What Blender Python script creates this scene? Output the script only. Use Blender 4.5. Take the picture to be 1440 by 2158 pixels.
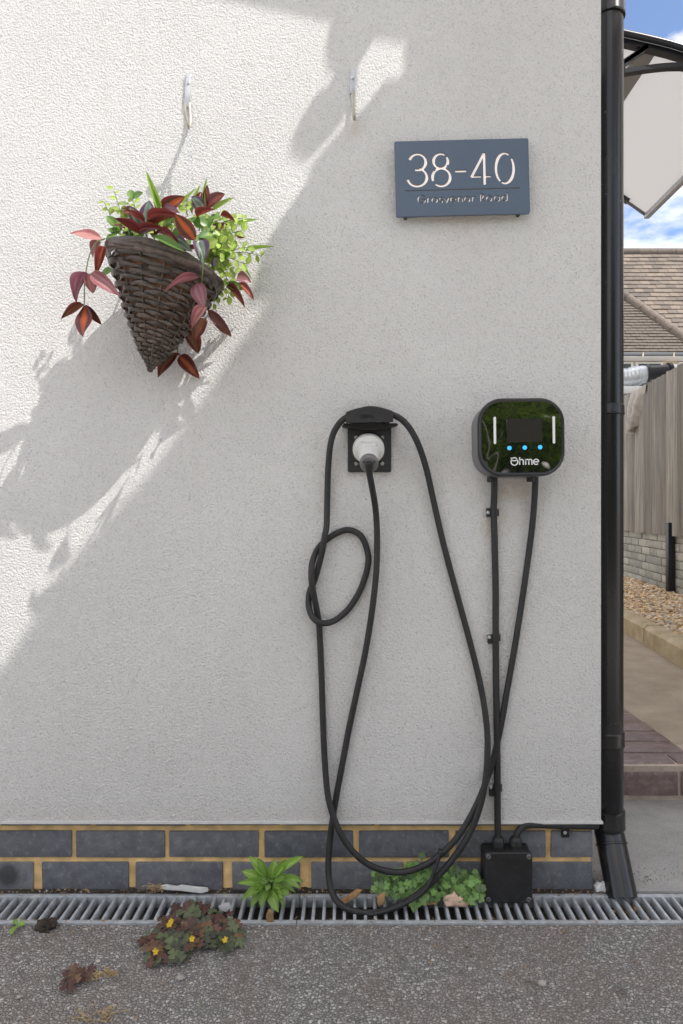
import bpy, bmesh, math, random
from mathutils import Vector, Matrix, noise
for o in list(bpy.data.objects): bpy.data.objects.remove(o)
sc = bpy.context.scene
C = sc.collection
PI = math.pi
rnd = random.Random(7)

# ------------------------------------------------------------------ camera
F, CX, HY, D, H = 1467.0, 740.0, 1075.0, 1.65, 0.9077   # photo pixels, metres
cam = bpy.data.cameras.new('camera'); camo = bpy.data.objects.new('camera', cam); C.objects.link(camo)
camo.location = (0, -D, H); camo.rotation_euler = (PI/2, 0, 0)
cam.sensor_fit = 'HORIZONTAL'; cam.sensor_width = 36; cam.lens = F/1440*36
cam.shift_x = (720-CX)/1440; cam.shift_y = (HY-1079)/1440
cam.clip_start = 0.02; cam.clip_end = 1000
sc.camera = camo
sc.render.resolution_x = 683; sc.render.resolution_y = 1024

# ------------------------------------------------------------------ sky, sun, exposure
SX, SZ = -1.8, -3.15                 # how far a shadow slides over the wall per metre of distance
sun_from = Vector((-SX, -1.0, -SZ)).normalized()
SUN_EL = math.asin(sun_from.z)
SUN_AZ = math.atan2(sun_from.x, sun_from.y)
w = bpy.data.worlds.new('World'); sc.world = w; w.use_nodes = True
nt = w.node_tree; N = nt.nodes; L = nt.links
for n in list(N): N.remove(n)
out = N.new('ShaderNodeOutputWorld'); bg = N.new('ShaderNodeBackground'); bg.inputs[1].default_value = 0.15
sky = N.new('ShaderNodeTexSky'); sky.sky_type = 'NISHITA'; sky.sun_disc = False
sky.sun_elevation = SUN_EL; sky.sun_rotation = SUN_AZ; sky.dust_density = 0.6; sky.air_density = 0.6; sky.ozone_density = 1.0
tc = N.new('ShaderNodeTexCoord'); mp = N.new('ShaderNodeMapping'); mp.inputs['Scale'].default_value = (1.0, 1.0, 2.6); mp.inputs['Location'].default_value = (6.8, 9.2, 3.6)
cn = N.new('ShaderNodeTexNoise'); cn.inputs['Scale'].default_value = 2.6; cn.inputs['Detail'].default_value = 9; cn.inputs['Roughness'].default_value = .58
cr = N.new('ShaderNodeValToRGB'); cr.color_ramp.elements[0].position = .41; cr.color_ramp.elements[1].position = .61
mx = N.new('ShaderNodeMixRGB'); mx.inputs[2].default_value = (8.4, 7.72, 6.98, 1)
L.new(tc.outputs['Generated'], mp.inputs[0]); L.new(mp.outputs[0], cn.inputs['Vector']); L.new(cn.outputs['Fac'], cr.inputs[0])
L.new(cr.outputs[0], mx.inputs[0]); L.new(sky.outputs[0], mx.inputs[1]); L.new(mx.outputs[0], bg.inputs[0]); L.new(bg.outputs[0], out.inputs[0])
sl = bpy.data.lights.new('sun', 'SUN'); sl.energy = 2.65; sl.angle = math.radians(0.5); sl.color = (1.0, .965, .92)
so = bpy.data.objects.new('sun', sl); C.objects.link(so); so.location = sun_from*20
so.rotation_euler = (-sun_from).to_track_quat('-Z', 'Y').to_euler()
sc.view_settings.view_transform = 'Standard'; sc.view_settings.look = 'None'
sc.view_settings.gamma = 1.0; sc.view_settings.use_curve_mapping = False
sc.view_settings.exposure = 1.05
sc.cycles.use_denoising = True; sc.cycles.max_bounces = 8; sc.cycles.transparent_max_bounces = 12

# ------------------------------------------------------------------ helpers
WY = -0.02                             # face of the render; brick faces at y = 0
def P(px, py, Y=WY):                   # photo pixel at a known depth
    d = D+Y
    return Vector(((px-CX)*d/F, Y, H+(HY-py)*d/F))
def G(px, py, z=0.0):                  # photo pixel on a level plane
    d = (H-z)*F/(py-HY)
    return Vector(((px-CX)*d/F, d-D, z))

class MB:
    def __init__(s): s.v = []; s.f = []; s.uv = None
    def add(s, vs, fs):
        b = len(s.v); s.v += [Vector(p) for p in vs]; s.f += [tuple(i+b for i in f) for f in fs]; return s
    def box(s, lo, hi, bev=0.0, M=None):
        bm = bmesh.new(); bmesh.ops.create_cube(bm, size=1)
        sz = [hi[i]-lo[i] for i in range(3)]; c = [(hi[i]+lo[i])/2 for i in range(3)]
        for v in bm.verts: v.co = Vector([v.co[i]*sz[i]+c[i] for i in range(3)])
        if bev > 0: bmesh.ops.bevel(bm, geom=bm.edges[:], offset=bev, segments=2, affect='EDGES', profile=.5)
        return s.bm(bm, M)
    def bm(s, bm, M=None):
        bm.verts.index_update()
        s.add([(M @ v.co) if M else v.co.copy() for v in bm.verts], [[v.index for v in f.verts] for f in bm.faces]); bm.free(); return s
    def tube(s, pts, r, n=12, cap=True, closed=False):
        pts = [Vector(p) for p in pts]; m = len(pts); rings = []
        rr = r if isinstance(r, (list, tuple)) else [r]*m
        prev = None
        for i in range(m):
            if closed: t = pts[(i+1) % m]-pts[i-1]
            else: t = pts[min(i+1, m-1)]-pts[max(i-1, 0)]
            t.normalize()
            if prev is None:
                a = Vector((0, 0, 1)) if abs(t.z) < .9 else Vector((1, 0, 0)); u = t.cross(a).normalized()
            else:
                u = (prev-t*prev.dot(t)).normalized()
            prev = u; v = t.cross(u)
            rings.append([pts[i]+(u*math.cos(2*PI*k/n)+v*math.sin(2*PI*k/n))*rr[i] for k in range(n)])
        vs = [p for R in rings for p in R]; fs = []
        for i in range(m if closed else m-1):
            j = (i+1) % m
            for k in range(n): fs.append((i*n+k, i*n+(k+1) % n, j*n+(k+1) % n, j*n+k))
        if cap and not closed: fs += [tuple(range(n))[::-1], tuple((m-1)*n+k for k in range(n))]
        return s.add(vs, fs)
    def lathe(s, prof, M, n=32, cap=True):          # prof: (r, h) along local +Z
        vs = []; fs = []
        for r, h in prof:
            for k in range(n):
                a = 2*PI*k/n; vs.append(M @ Vector((r*math.cos(a), r*math.sin(a), h)))
        for i in range(len(prof)-1):
            for k in range(n): fs.append((i*n+k, i*n+(k+1) % n, (i+1)*n+(k+1) % n, (i+1)*n+k))
        if cap: fs += [tuple(range(n))[::-1], tuple((len(prof)-1)*n+k for k in range(n))]
        return s.add(vs, fs)
    def loft(s, loops, cap=True):                   # loops of equal length
        n = len(loops[0]); vs = [p for l in loops for p in l]; fs = []
        for i in range(len(loops)-1):
            for k in range(n): fs.append((i*n+k, i*n+(k+1) % n, (i+1)*n+(k+1) % n, (i+1)*n+k))
        if cap: fs += [tuple(range(n))[::-1], tuple((len(loops)-1)*n+k for k in range(n))]
        return s.add(vs, fs)
    def prism(s, poly, y0, y1, M=None):             # poly in x,z extruded along y
        n = len(poly); vs = [Vector((x, y0, z)) for x, z in poly]+[Vector((x, y1, z)) for x, z in poly]
        if M: vs = [M @ v for v in vs]
        fs = [tuple(range(n)), tuple(range(2*n-1, n-1, -1))]+[(i, i+n, (i+1) % n+n, (i+1) % n) for i in range(n)]
        return s.add(vs, fs)
    def mesh(s, name, mat=None, smooth=None):
        me = bpy.data.meshes.new(name); me.from_pydata([tuple(v) for v in s.v], [], s.f); me.validate()
        bm = bmesh.new(); bm.from_mesh(me); bmesh.ops.recalc_face_normals(bm, faces=bm.faces[:]); bm.to_mesh(me); bm.free()
        if s.uv:
            uvl = me.uv_layers.new(name='UVMap')
            for lp in me.loops: uvl.data[lp.index].uv = s.uv[lp.vertex_index]
        if mat: me.materials.append(mat)
        if smooth is not None:
            me.polygons.foreach_set('use_smooth', [True]*len(me.polygons))
            me.set_sharp_from_angle(angle=math.radians(smooth))
        me.update(); return me
    def build(s, name, mat, parent=None, smooth=35):
        return link(name, s.mesh(name, mat, smooth), parent)

def link(name, me, parent=None, M=None, local=False):
    o = bpy.data.objects.new(name, me); C.objects.link(o)
    if M is not None: o.matrix_world = M
    if parent is not None:
        o.parent = parent
        if not local: o.matrix_parent_inverse = basew(parent).inverted()
    return o
def basew(o):
    m = o.matrix_basis.copy()
    if o.parent: m = basew(o.parent) @ o.matrix_parent_inverse @ m
    return m
def tag(o, label=None, cat=None, group=None, kind=None):
    if label: o['label'] = label
    if cat: o['category'] = cat
    if group: o['group'] = group
    if kind: o['kind'] = kind
    return o
def thing(name, label, cat, loc=(0, 0, 0), group=None):
    o = bpy.data.objects.new(name, None); C.objects.link(o); o.empty_display_size = .05
    o.location = loc
    return tag(o, label, cat, group)

def spline(pts, per=8):                 # Catmull-Rom through points
    pts = [Vector(p) for p in pts]; o = []
    for i in range(len(pts)-1):
        p0 = pts[i-1] if i else pts[0]*2-pts[1]; p1 = pts[i]; p2 = pts[i+1]
        p3 = pts[i+2] if i+2 < len(pts) else pts[-1]*2-pts[-2]
        for k in range(per):
            t = k/per
            o.append(.5*((2*p1)+(p2-p0)*t+(2*p0-5*p1+4*p2-p3)*t*t+(3*p1-p0-3*p2+p3)*t*t*t))
    o.append(pts[-1]); return o
def rrect(wd, ht, r, n=8, cx=0, cz=0):
    o = []
    for (sx, sz, a0) in ((1, 1, 0), (-1, 1, PI/2), (-1, -1, PI), (1, -1, 1.5*PI)):
        for k in range(n+1):
            a = a0+PI/2*k/n; o.append((cx+sx*(wd/2-r)+r*math.cos(a), cz+sz*(ht/2-r)+r*math.sin(a)))
    return o
def arc(cx, cy, rx, ry, a0, a1, n=20):
    return [(cx+rx*math.cos(math.radians(a0+(a1-a0)*k/n)), cy+ry*math.sin(math.radians(a0+(a1-a0)*k/n))) for k in range(n+1)]
def ribbon(mb, pts, hw, y0, y1, M=None):            # flat pen stroke as a closed prism
    pts = [Vector(p) for p in pts]; m = len(pts); l = []; r = []
    for i in range(m):
        t = (pts[min(i+1, m-1)]-pts[max(i-1, 0)]).normalized(); nn = Vector((-t.y, t.x))
        k = 1.0
        if 0 < i < m-1:
            a = (pts[i]-pts[i-1]).normalized(); k = 1/max(.5, abs(Vector((-a.y, a.x)).dot(nn)))
        l.append(pts[i]+nn*hw*k); r.append(pts[i]-nn*hw*k)
    mb.prism([tuple(p) for p in l+r[::-1]], y0, y1, M)

# ------------------------------------------------------------------ materials
def newmat(name):
    m = bpy.data.materials.new(name); m.use_nodes = True
    return m, m.node_tree.nodes, m.node_tree.links, m.node_tree.nodes['Principled BSDF']
def lin(c):
    return tuple((x/12.92 if x <= .04045 else ((x+.055)/1.055)**2.4) for x in [v/255 for v in c])+(1,)
def tex(N_, kind, scale, L_=None, co=None, **kw):
    n = N_.new(kind); n.inputs['Scale'].default_value = scale
    for k, v in kw.items(): n.inputs[k].default_value = v
    if co is not None: L_.new(co, n.inputs['Vector'])
    return n
def ramp(N_, L_, src, stops):
    r = N_.new('ShaderNodeValToRGB'); e = r.color_ramp.elements
    while len(e) < len(stops): e.new(.5)
    for i, (p, c) in enumerate(stops): e[i].position = p; e[i].color = tuple(c) if len(c) == 4 else tuple(c)+(1,)
    L_.new(src, r.inputs[0]); return r
def mix(N_, L_, fac, a, b, mode='MIX'):
    m = N_.new('ShaderNodeMixRGB'); m.blend_type = mode
    for i, x in ((0, fac), (1, a), (2, b)):
        if hasattr(x, 'links'): L_.new(x, m.inputs[i])
        elif i == 0: m.inputs[0].default_value = x
        else: m.inputs[i].default_value = tuple(x) if len(x) == 4 else tuple(x)+(1,)
    return m.outputs[0]
def bump(N_, L_, h, dist, strength, bsdf, prev=None):
    b = N_.new('ShaderNodeBump'); b.inputs['Distance'].default_value = dist; b.inputs['Strength'].default_value = strength
    L_.new(h, b.inputs['Height'])
    if prev: L_.new(prev, b.inputs['Normal'])
    if bsdf: L_.new(b.outputs[0], bsdf.inputs['Normal'])
    return b.outputs[0]
def coords(N_, world=True):
    if world:
        g = N_.new('ShaderNodeNewGeometry'); return g.outputs['Position']
    return N_.new('ShaderNodeTexCoord').outputs['Object']
def simple(name, col, rough=.6, var=.25, scale=40, bmp=.0, bscale=200, metal=0, spec=.5, per_obj=0.0, dust=0.0, dustcol=(.35, .33, .3)):
    m, N_, L_, b = newmat(name); co = coords(N_)
    n = tex(N_, 'ShaderNodeTexNoise', scale, L_, co, Detail=6)
    c = Vector(col[:3]); lo = tuple(c*(1-var)); hi = tuple(c*(1+var))
    col_o = ramp(N_, L_, n.outputs['Fac'], [(.3, lo), (.7, hi)]).outputs[0]
    if per_obj:
        oi = N_.new('ShaderNodeObjectInfo')
        r = ramp(N_, L_, oi.outputs['Random'], [(0, (1-per_obj,)*3), (1, (1+per_obj,)*3)])
        col_o = mix(N_, L_, 1.0, col_o, r.outputs[0], 'MULTIPLY')
    if dust:
        n2 = tex(N_, 'ShaderNodeTexNoise', scale*4, L_, co, Detail=8, Roughness=.7)
        r2 = ramp(N_, L_, n2.outputs['Fac'], [(.52, (0, 0, 0)), (.75, (dust,)*3)])
        col_o = mix(N_, L_, r2.outputs[0], col_o, dustcol)
        L_.new(ramp(N_, L_, n2.outputs['Fac'], [(.4, (rough,)*3), (.7, (min(1, rough+.3),)*3)]).outputs[0], b.inputs['Roughness'])
    else: b.inputs['Roughness'].default_value = rough
    L_.new(col_o, b.inputs['Base Color'])
    b.inputs['Metallic'].default_value = metal; b.inputs['Specular IOR Level'].default_value = spec
    if bmp:
        n3 = tex(N_, 'ShaderNodeTexNoise', bscale, L_, co, Detail=4)
        bump(N_, L_, n3.outputs['Fac'], bmp, 1.0, b)
    return m
def leafmat(name, stops, rough=.45, trans=.3, varh=.12, tint=None):
    m, N_, L_, b = newmat(name)
    uv = N_.new('ShaderNodeUVMap'); sep = N_.new('ShaderNodeSeparateXYZ'); L_.new(uv.outputs[0], sep.inputs[0])
    a = N_.new('ShaderNodeMath'); a.operation = 'MULTIPLY_ADD'; a.inputs[1].default_value = 2; a.inputs[2].default_value = -1
    L_.new(sep.outputs[0], a.inputs[0])
    ab = N_.new('ShaderNodeMath'); ab.operation = 'ABSOLUTE'; L_.new(a.outputs[0], ab.inputs[0])
    nz = tex(N_, 'ShaderNodeTexNoise', 6, L_, uv.outputs[0], Detail=4)
    ad = N_.new('ShaderNodeMath'); ad.operation = 'MULTIPLY_ADD'; ad.inputs[1].default_value = .25; L_.new(nz.outputs['Fac'], ad.inputs[0])
    sb = N_.new('ShaderNodeMath'); sb.operation = 'SUBTRACT'; L_.new(ab.outputs[0], sb.inputs[0]); sb.inputs[1].default_value = .125
    L_.new(sb.outputs[0], ad.inputs[2])
    r = ramp(N_, L_, ad.outputs[0], stops)
    oi = N_.new('ShaderNodeObjectInfo')
    v = ramp(N_, L_, oi.outputs['Random'], [(0, (1-varh, 1-varh*1.3, 1-varh)), (1, (1+varh*1.3, 1+varh, 1+varh*.3))])
    c = mix(N_, L_, 1.0, r.outputs[0], v.outputs[0], 'MULTIPLY')
    L_.new(c, b.inputs['Base Color']); b.inputs['Roughness'].default_value = rough
    t = N_.new('ShaderNodeBsdfTranslucent'); L_.new(c, t.inputs[0])
    ms = N_.new('ShaderNodeMixShader'); ms.inputs[0].default_value = trans
    L_.new(b.outputs[0], ms.inputs[1]); L_.new(t.outputs[0], ms.inputs[2])
    L_.new(ms.outputs[0], N_['Material Output'].inputs[0])
    return m

def stucco():
    m, N_, L_, b = newmat('off_white_render'); co = coords(N_)
    warp = tex(N_, 'ShaderNodeTexNoise', 60, L_, co, Detail=2)
    va = N_.new('ShaderNodeVectorMath'); va.operation = 'MULTIPLY_ADD'; va.inputs[1].default_value = (.003,)*3
    L_.new(warp.outputs['Color'], va.inputs[0]); L_.new(co, va.inputs[2])
    n1 = tex(N_, 'ShaderNodeTexNoise', 235, L_, va.outputs[0], Detail=4, Roughness=.68)
    v1 = tex(N_, 'ShaderNodeTexVoronoi', 200, L_, va.outputs[0]); v1.feature = 'F1'
    r1 = ramp(N_, L_, n1.outputs['Fac'], [(.32, (0, 0, 0)), (.60, (1, 1, 1))])
    inv = ramp(N_, L_, v1.outputs['Distance'], [(.1, (1, 1, 1)), (.75, (0, 0, 0))])
    hh = mix(N_, L_, .45, r1.outputs[0], inv.outputs[0])
    n2 = tex(N_, 'ShaderNodeTexNoise', 9, L_, co, Detail=5)
    b1 = bump(N_, L_, n2.outputs['Fac'], .003, .35, None)
    bump(N_, L_, hh, .0031, 1.0, b, b1)
    base = ramp(N_, L_, tex(N_, 'ShaderNodeTexNoise', 2.3, L_, co, Detail=7, Roughness=.6).outputs['Fac'], [(.3, (.74, .728, .715)), (.72, (.81, .80, .785))]).outputs[0]
    # tiny dark specks; dirt and occlusion shade painted into the pits
    sp = tex(N_, 'ShaderNodeTexNoise', 95, L_, co, Detail=3)
    spk = ramp(N_, L_, sp.outputs['Fac'], [(.715, (0, 0, 0)), (.80, (.55, .55, .55))])
    base = mix(N_, L_, spk.outputs[0], base, (.30, .27, .24))
    pit = ramp(N_, L_, n1.outputs['Fac'], [(.30, (.7, .7, .7)), (.45, (0, 0, 0))])
    base = mix(N_, L_, pit.outputs[0], base, (.42, .40, .37))
    mps = N_.new('ShaderNodeMapping'); mps.inputs['Scale'].default_value = (28, 28, .9); L_.new(co, mps.inputs[0])
    stn = tex(N_, 'ShaderNodeTexNoise', 1.0, L_, mps.outputs[0], Detail=5, Roughness=.6)
    base = mix(N_, L_, ramp(N_, L_, stn.outputs['Fac'], [(.56, (0, 0, 0)), (.78, (.15, .15, .15))]).outputs[0], base, (.58, .54, .49))
    # splash dirt towards the foot of the wall, a material stain with its own ragged shape
    sep = N_.new('ShaderNodeSeparateXYZ'); L_.new(co, sep.inputs[0])
    dn = tex(N_, 'ShaderNodeTexNoise', 14, L_, co, Detail=8, Roughness=.7)
    df = N_.new('ShaderNodeMath'); df.operation = 'MULTIPLY_ADD'; df.inputs[1].default_value = -3.2; df.inputs[2].default_value = .85
    L_.new(sep.outputs[2], df.inputs[0])
    ds = N_.new('ShaderNodeMath'); ds.operation = 'MULTIPLY'; L_.new(df.outputs[0], ds.inputs[0]); L_.new(dn.outputs['Fac'], ds.inputs[1])
    dr = ramp(N_, L_, ds.outputs[0], [(.05, (0, 0, 0)), (.36, (.6, .6, .6))])
    base = mix(N_, L_, dr.outputs[0], base, (.50, .46, .40))
    for (px_, py_, rad, amt) in ((1085, 1040, .085, .6), (975, 470, .10, .35), (778, 905, .085, .4), (1040, 1110, .05, .5), (780, 1010, .05, .35), (745, 268, .04, .4)):
        c0 = P(px_, py_, WY); vd = N_.new('ShaderNodeVectorMath'); vd.operation = 'DISTANCE'; vd.inputs[1].default_value = tuple(c0); L_.new(co, vd.inputs[0])
        fr0 = ramp(N_, L_, vd.outputs['Value'], [(rad*.2, (1, 1, 1)), (rad, (0, 0, 0))])
        st = mix(N_, L_, 1.0, fr0.outputs[0], ramp(N_, L_, dn.outputs['Fac'], [(.38, (0, 0, 0)), (.66, (amt,)*3)]).outputs[0], 'MULTIPLY')
        base = mix(N_, L_, st, base, (.56, .43, .32))
    L_.new(base, b.inputs['Base Color']); b.inputs['Roughness'].default_value = .92; b.inputs['Specular IOR Level'].default_value = .2
    return m
def asphalt():
    m, N_, L_, b = newmat('worn_asphalt'); co = coords(N_)
    wn = tex(N_, 'ShaderNodeTexNoise', 90, L_, co, Detail=2)
    va = N_.new('ShaderNodeVectorMath'); va.operation = 'MULTIPLY_ADD'; va.inputs[1].default_value = (.011,)*3
    L_.new(wn.outputs['Color'], va.inputs[0]); L_.new(co, va.inputs[2])
    v = tex(N_, 'ShaderNodeTexVoronoi', 140, L_, va.outputs[0]); v.feature = 'F1'
    ve = tex(N_, 'ShaderNodeTexVoronoi', 140, L_, va.outputs[0]); ve.feature = 'DISTANCE_TO_EDGE'
    sp = N_.new('ShaderNodeSeparateColor'); L_.new(v.outputs['Color'], sp.inputs[0])
    chip = ramp(N_, L_, sp.outputs[0], [(0, (.25, .243, .238)), (.5, (.40, .39, .381)), (.9, (.52, .508, .496)), (1, (.66, .64, .62))])
    edge = ramp(N_, L_, ve.outputs['Distance'], [(.02, (1, 1, 1)), (.16, (0, 0, 0))])
    c = mix(N_, L_, edge.outputs[0], chip.outputs[0], (.15, .14, .132))
    big = tex(N_, 'ShaderNodeTexNoise', 6, L_, co, Detail=8, Roughness=.65)
    br = ramp(N_, L_, big.outputs['Fac'], [(.42, (0, 0, 0)), (.66, (.55, .55, .55))])
    c = mix(N_, L_, br.outputs[0], c, (.235, .195, .16))
    bl = tex(N_, 'ShaderNodeTexNoise', 11, L_, co, Detail=6, Roughness=.6)
    c = mix(N_, L_, ramp(N_, L_, bl.outputs['Fac'], [(.62, (0, 0, 0)), (.74, (.75, .75, .75))]).outputs[0], c, (.10, .08, .066))
    fn = tex(N_, 'ShaderNodeTexNoise', 420, L_, co, Detail=3)
    fr = ramp(N_, L_, fn.outputs['Fac'], [(.3, (.7, .7, .7)), (.7, (1.3, 1.3, 1.3))])
    c = mix(N_, L_, 1.0, c, fr.outputs[0], 'MULTIPLY')
    L_.new(c, b.inputs['Base Color']); b.inputs['Roughness'].default_value = .85
    hh = ramp(N_, L_, ve.outputs['Distance'], [(0, (0, 0, 0)), (.3, (1, 1, 1))])
    h2 = mix(N_, L_, .5, hh.outputs[0], sp.outputs[1])
    bump(N_, L_, h2, .006, 1.0, b)
    return m
def brickmat(name, lo, hi, smudge, rough=.55):
    m, N_, L_, b = newmat(name); co = coords(N_)
    n = tex(N_, 'ShaderNodeTexNoise', 30, L_, co, Detail=8, Roughness=.65)
    c = ramp(N_, L_, n.outputs['Fac'], [(.28, lo), (.72, hi)]).outputs[0]
    oi = N_.new('ShaderNodeObjectInfo')
    c = mix(N_, L_, 1.0, c, ramp(N_, L_, oi.outputs['Random'], [(0, (.72, .73, .76)), (1, (1.28, 1.25, 1.22))]).outputs[0], 'MULTIPLY')
    s = tex(N_, 'ShaderNodeTexNoise', 55, L_, co, Detail=9, Roughness=.75)
    c = mix(N_, L_, ramp(N_, L_, s.outputs['Fac'], [(.52, (0, 0, 0)), (.78, (.75, .75, .75))]).outputs[0], c, smudge)
    if 'blue' in name:
        for px_, py_, rad in ((16, 1846, .026),):
            vd = N_.new('ShaderNodeVectorMath'); vd.operation = 'DISTANCE'; vd.inputs[1].default_value = tuple(P(px_, py_, 0)); L_.new(co, vd.inputs[0])
            wob_ = N_.new('ShaderNodeMath'); wob_.operation = 'MULTIPLY_ADD'; wob_.inputs[1].default_value = -.03; L_.new(n.outputs['Fac'], wob_.inputs[0]); L_.new(vd.outputs['Value'], wob_.inputs[2])
            c = mix(N_, L_, ramp(N_, L_, wob_.outputs[0], [(max(.0001, rad-.022), (.75,)*3), (rad-.014+.008, (0, 0, 0))]).outputs[0], c, (.02, .02, .022))
    L_.new(c, b.inputs['Base Color']); b.inputs['Roughness'].default_value = rough
    n3 = tex(N_, 'ShaderNodeTexNoise', 260, L_, co, Detail=5)
    b1 = bump(N_, L_, n.outputs['Fac'], .0025, .6, None); bump(N_, L_, n3.outputs['Fac'], .0008, .8, b, b1)
    return m
def concrete(name, lo, hi, scale=7, grain=.0012):
    m, N_, L_, b = newmat(name); co = coords(N_)
    n = tex(N_, 'ShaderNodeTexNoise', scale, L_, co, Detail=9, Roughness=.65)
    c = ramp(N_, L_, n.outputs['Fac'], [(.3, lo), (.7, hi)]).outputs[0]
    f = tex(N_, 'ShaderNodeTexNoise', 330, L_, co, Detail=4, Roughness=.7)
    c = mix(N_, L_, 1, c, ramp(N_, L_, f.outputs['Fac'], [(.3, (.7, .7, .7)), (.7, (1.25, 1.25, 1.25))]).outputs[0], 'MULTIPLY')
    L_.new(c, b.inputs['Base Color']); b.inputs['Roughness'].default_value = .9
    bump(N_, L_, f.outputs['Fac'], grain, 1.0, b)
    return m
def wood(name, lo, hi, axis=(60, 60, 3), per=.2):
    m, N_, L_, b = newmat(name); co = N_.new('ShaderNodeTexCoord').outputs['Object']
    oi = N_.new('ShaderNodeObjectInfo')
    mp_ = N_.new('ShaderNodeMapping'); mp_.inputs['Scale'].default_value = axis; L_.new(co, mp_.inputs[0])
    off = N_.new('ShaderNodeVectorMath'); off.operation = 'MULTIPLY_ADD'; off.inputs[1].default_value = (37, 11, 5)
    cmb = N_.new('ShaderNodeCombineXYZ'); 
    for i in range(3): L_.new(oi.outputs['Random'], cmb.inputs[i])
    L_.new(cmb.outputs[0], off.inputs[0]); L_.new(mp_.outputs[0], off.inputs[2])
    n = tex(N_, 'ShaderNodeTexNoise', 1.0, L_, off.outputs[0], Detail=8, Roughness=.65)
    c = ramp(N_, L_, n.outputs['Fac'], [(.3, lo), (.7, hi)]).outputs[0]
    c = mix(N_, L_, 1, c, ramp(N_, L_, oi.outputs['Random'], [(0, (1-per,)*3), (1, (1+per,)*3)]).outputs[0], 'MULTIPLY')
    L_.new(c, b.inputs['Base Color']); b.inputs['Roughness'].default_value = .85
    bump(N_, L_, n.outputs['Fac'], .003, .6, b)
    return m

M_stucco = stucco(); M_asph = asphalt()
M_brick = brickmat('blue_grey_brick', (.095, .102, .116), (.195, .206, .228), (.38, .36, .34))
M_mortar = simple('ochre_mortar', (.74, .50, .23), .95, .3, 25, .0022, 240, dust=.3, dustcol=(.3, .21, .12))
M_bead = simple('white_bead', (.62, .62, .61), .5, .08)
M_galv = simple('galvanised_steel', (.47, .50, .53), .45, .22, 60, .0004, 300, metal=.25, dust=.5, dustcol=(.24, .22, .19))
M_channel = concrete('channel_concrete', (.10, .095, .085), (.20, .185, .165), 14)
M_cable = simple('black_rubber', (.020, .020, .021), .5, .25, 30, .0002, 400, dust=.22, dustcol=(.13, .12, .11))
M_plastic = simple('black_plastic', (.017, .017, .018), .42, .2, 30, .00025, 300, dust=.25, dustcol=(.11, .105, .1))
m, N_, L_, b = newmat('black_pipe_plastic'); co = coords(N_); b.inputs['Roughness'].default_value = .24
nz = tex(N_, 'ShaderNodeTexNoise', 48, L_, co, Detail=5, Roughness=.6); nf = tex(N_, 'ShaderNodeTexNoise', 5, L_, co, Detail=6)
c = mix(N_, L_, ramp(N_, L_, nz.outputs['Fac'], [(.70, (0, 0, 0)), (.76, (.8, .8, .8))]).outputs[0], (.011, .0115, .0135), (.30, .29, .29))
L_.new(mix(N_, L_, ramp(N_, L_, nf.outputs['Fac'], [(.5, (0, 0, 0)), (.8, (.16, .16, .16))]).outputs[0], c, (.12, .115, .11)), b.inputs['Base Color']); M_pipe = m
M_satin = simple('charger_shell', (.022, .023, .026), .28, .1, 20)
M_grey = simple('grey_shell', (.15, .15, .155), .4, .1, 20)
M_white = simple('white_plug_plastic', (.70, .69, .665), .38, .06, 30, dust=.35, dustcol=(.5, .48, .43))
M_print = simple('white_print', (.82, .82, .82), .5, .02)
M_steel = simple('screw_steel', (.55, .55, .55), .3, .2, 80, metal=.9)
M_alu = simple('hook_zinc', (.52, .53, .55), .38, .15, 60, metal=.7, dust=.3)
M_brass = simple('hook_worn_zinc', (.50, .48, .42), .38, .2, 60, metal=.7, dust=.4)
M_sign = simple('slate_blue_sign', (.088, .122, .172), .45, .06, 10)
M_signback_glow = simple('sign_back_glow', (.85, .79, .75), .6, .04)
M_signback_glow.node_tree.nodes['Principled BSDF'].inputs['Emission Color'].default_value = (1, .86, .78, 1)
M_signback_glow.node_tree.nodes['Principled BSDF'].inputs['Emission Strength'].default_value = .30  # glow added to brighten the backing seen through the letters
M_wicker = simple('dark_wicker', (.070, .051, .042), .25, .5, 70, .0004, 500, per_obj=.4, spec=.6)
M_stem = simple('stem_green', (.13, .2, .08), .5, .3)
M_soil = simple('dark_soil', (.045, .034, .026), .95, .5, 60, .004, 160)
M_fence = wood('weathered_fence', (.16, .147, .128), (.36, .335, .30), (40, 40, 2.2), .3)
M_block = brickmat('painted_block', (.27, .275, .25), (.44, .44, .40), (.18, .2, .12), .9)
M_gravel = simple('gravel', (.60, .43, .25), .8, .4, 28, .001, 150)
M_path = concrete('tan_concrete', (.30, .25, .19), (.45, .385, .305), 6)
M_slab = concrete('grey_concrete', (.31, .305, .30), (.44, .435, .425), 7)
M_kerb = concrete('mossy_kerb', (.34, .265, .15), (.58, .49, .35), 9)
M_stepb = brickmat('purple_step_brick', (.135, .088, .078), (.25, .185, .175), (.42, .38, .37), .4)
M_stepm = concrete('step_mortar', (.40, .32, .26), (.55, .47, .40), 20)
M_tile = brickmat('brown_roof_tile', (.115, .094, .074), (.20, .167, .135), (.27, .24, .205), .9)
M_tile2 = brickmat('grey_roof_tile', (.10, .08, .066), (.17, .145, .122), (.23, .21, .18), .9)
M_cream = simple('cream_wall', (.55, .46, .33), .9, .08, 6)
M_frame = simple('white_frame', (.75, .75, .74), .5, .03)
M_dark = simple('dark_metal', (.016, .017, .022), .32, .15, 20)
M_duct = simple('silver_duct', (.62, .66, .69), .3, .1, 15, metal=.6)
M_cloth = simple('grey_cloth', (.44, .415, .38), .9, .2, 20, .001, 300)
M_gutter = simple('grey_gutter', (.11, .12, .13), .4, .1)
M_wood = wood('splinter_wood', (.26, .14, .06), (.50, .31, .15), (90, 90, 12), .15)
M_plaster = simple('white_shard', (.74, .74, .72), .8, .08, 60, .001, 200)
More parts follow.
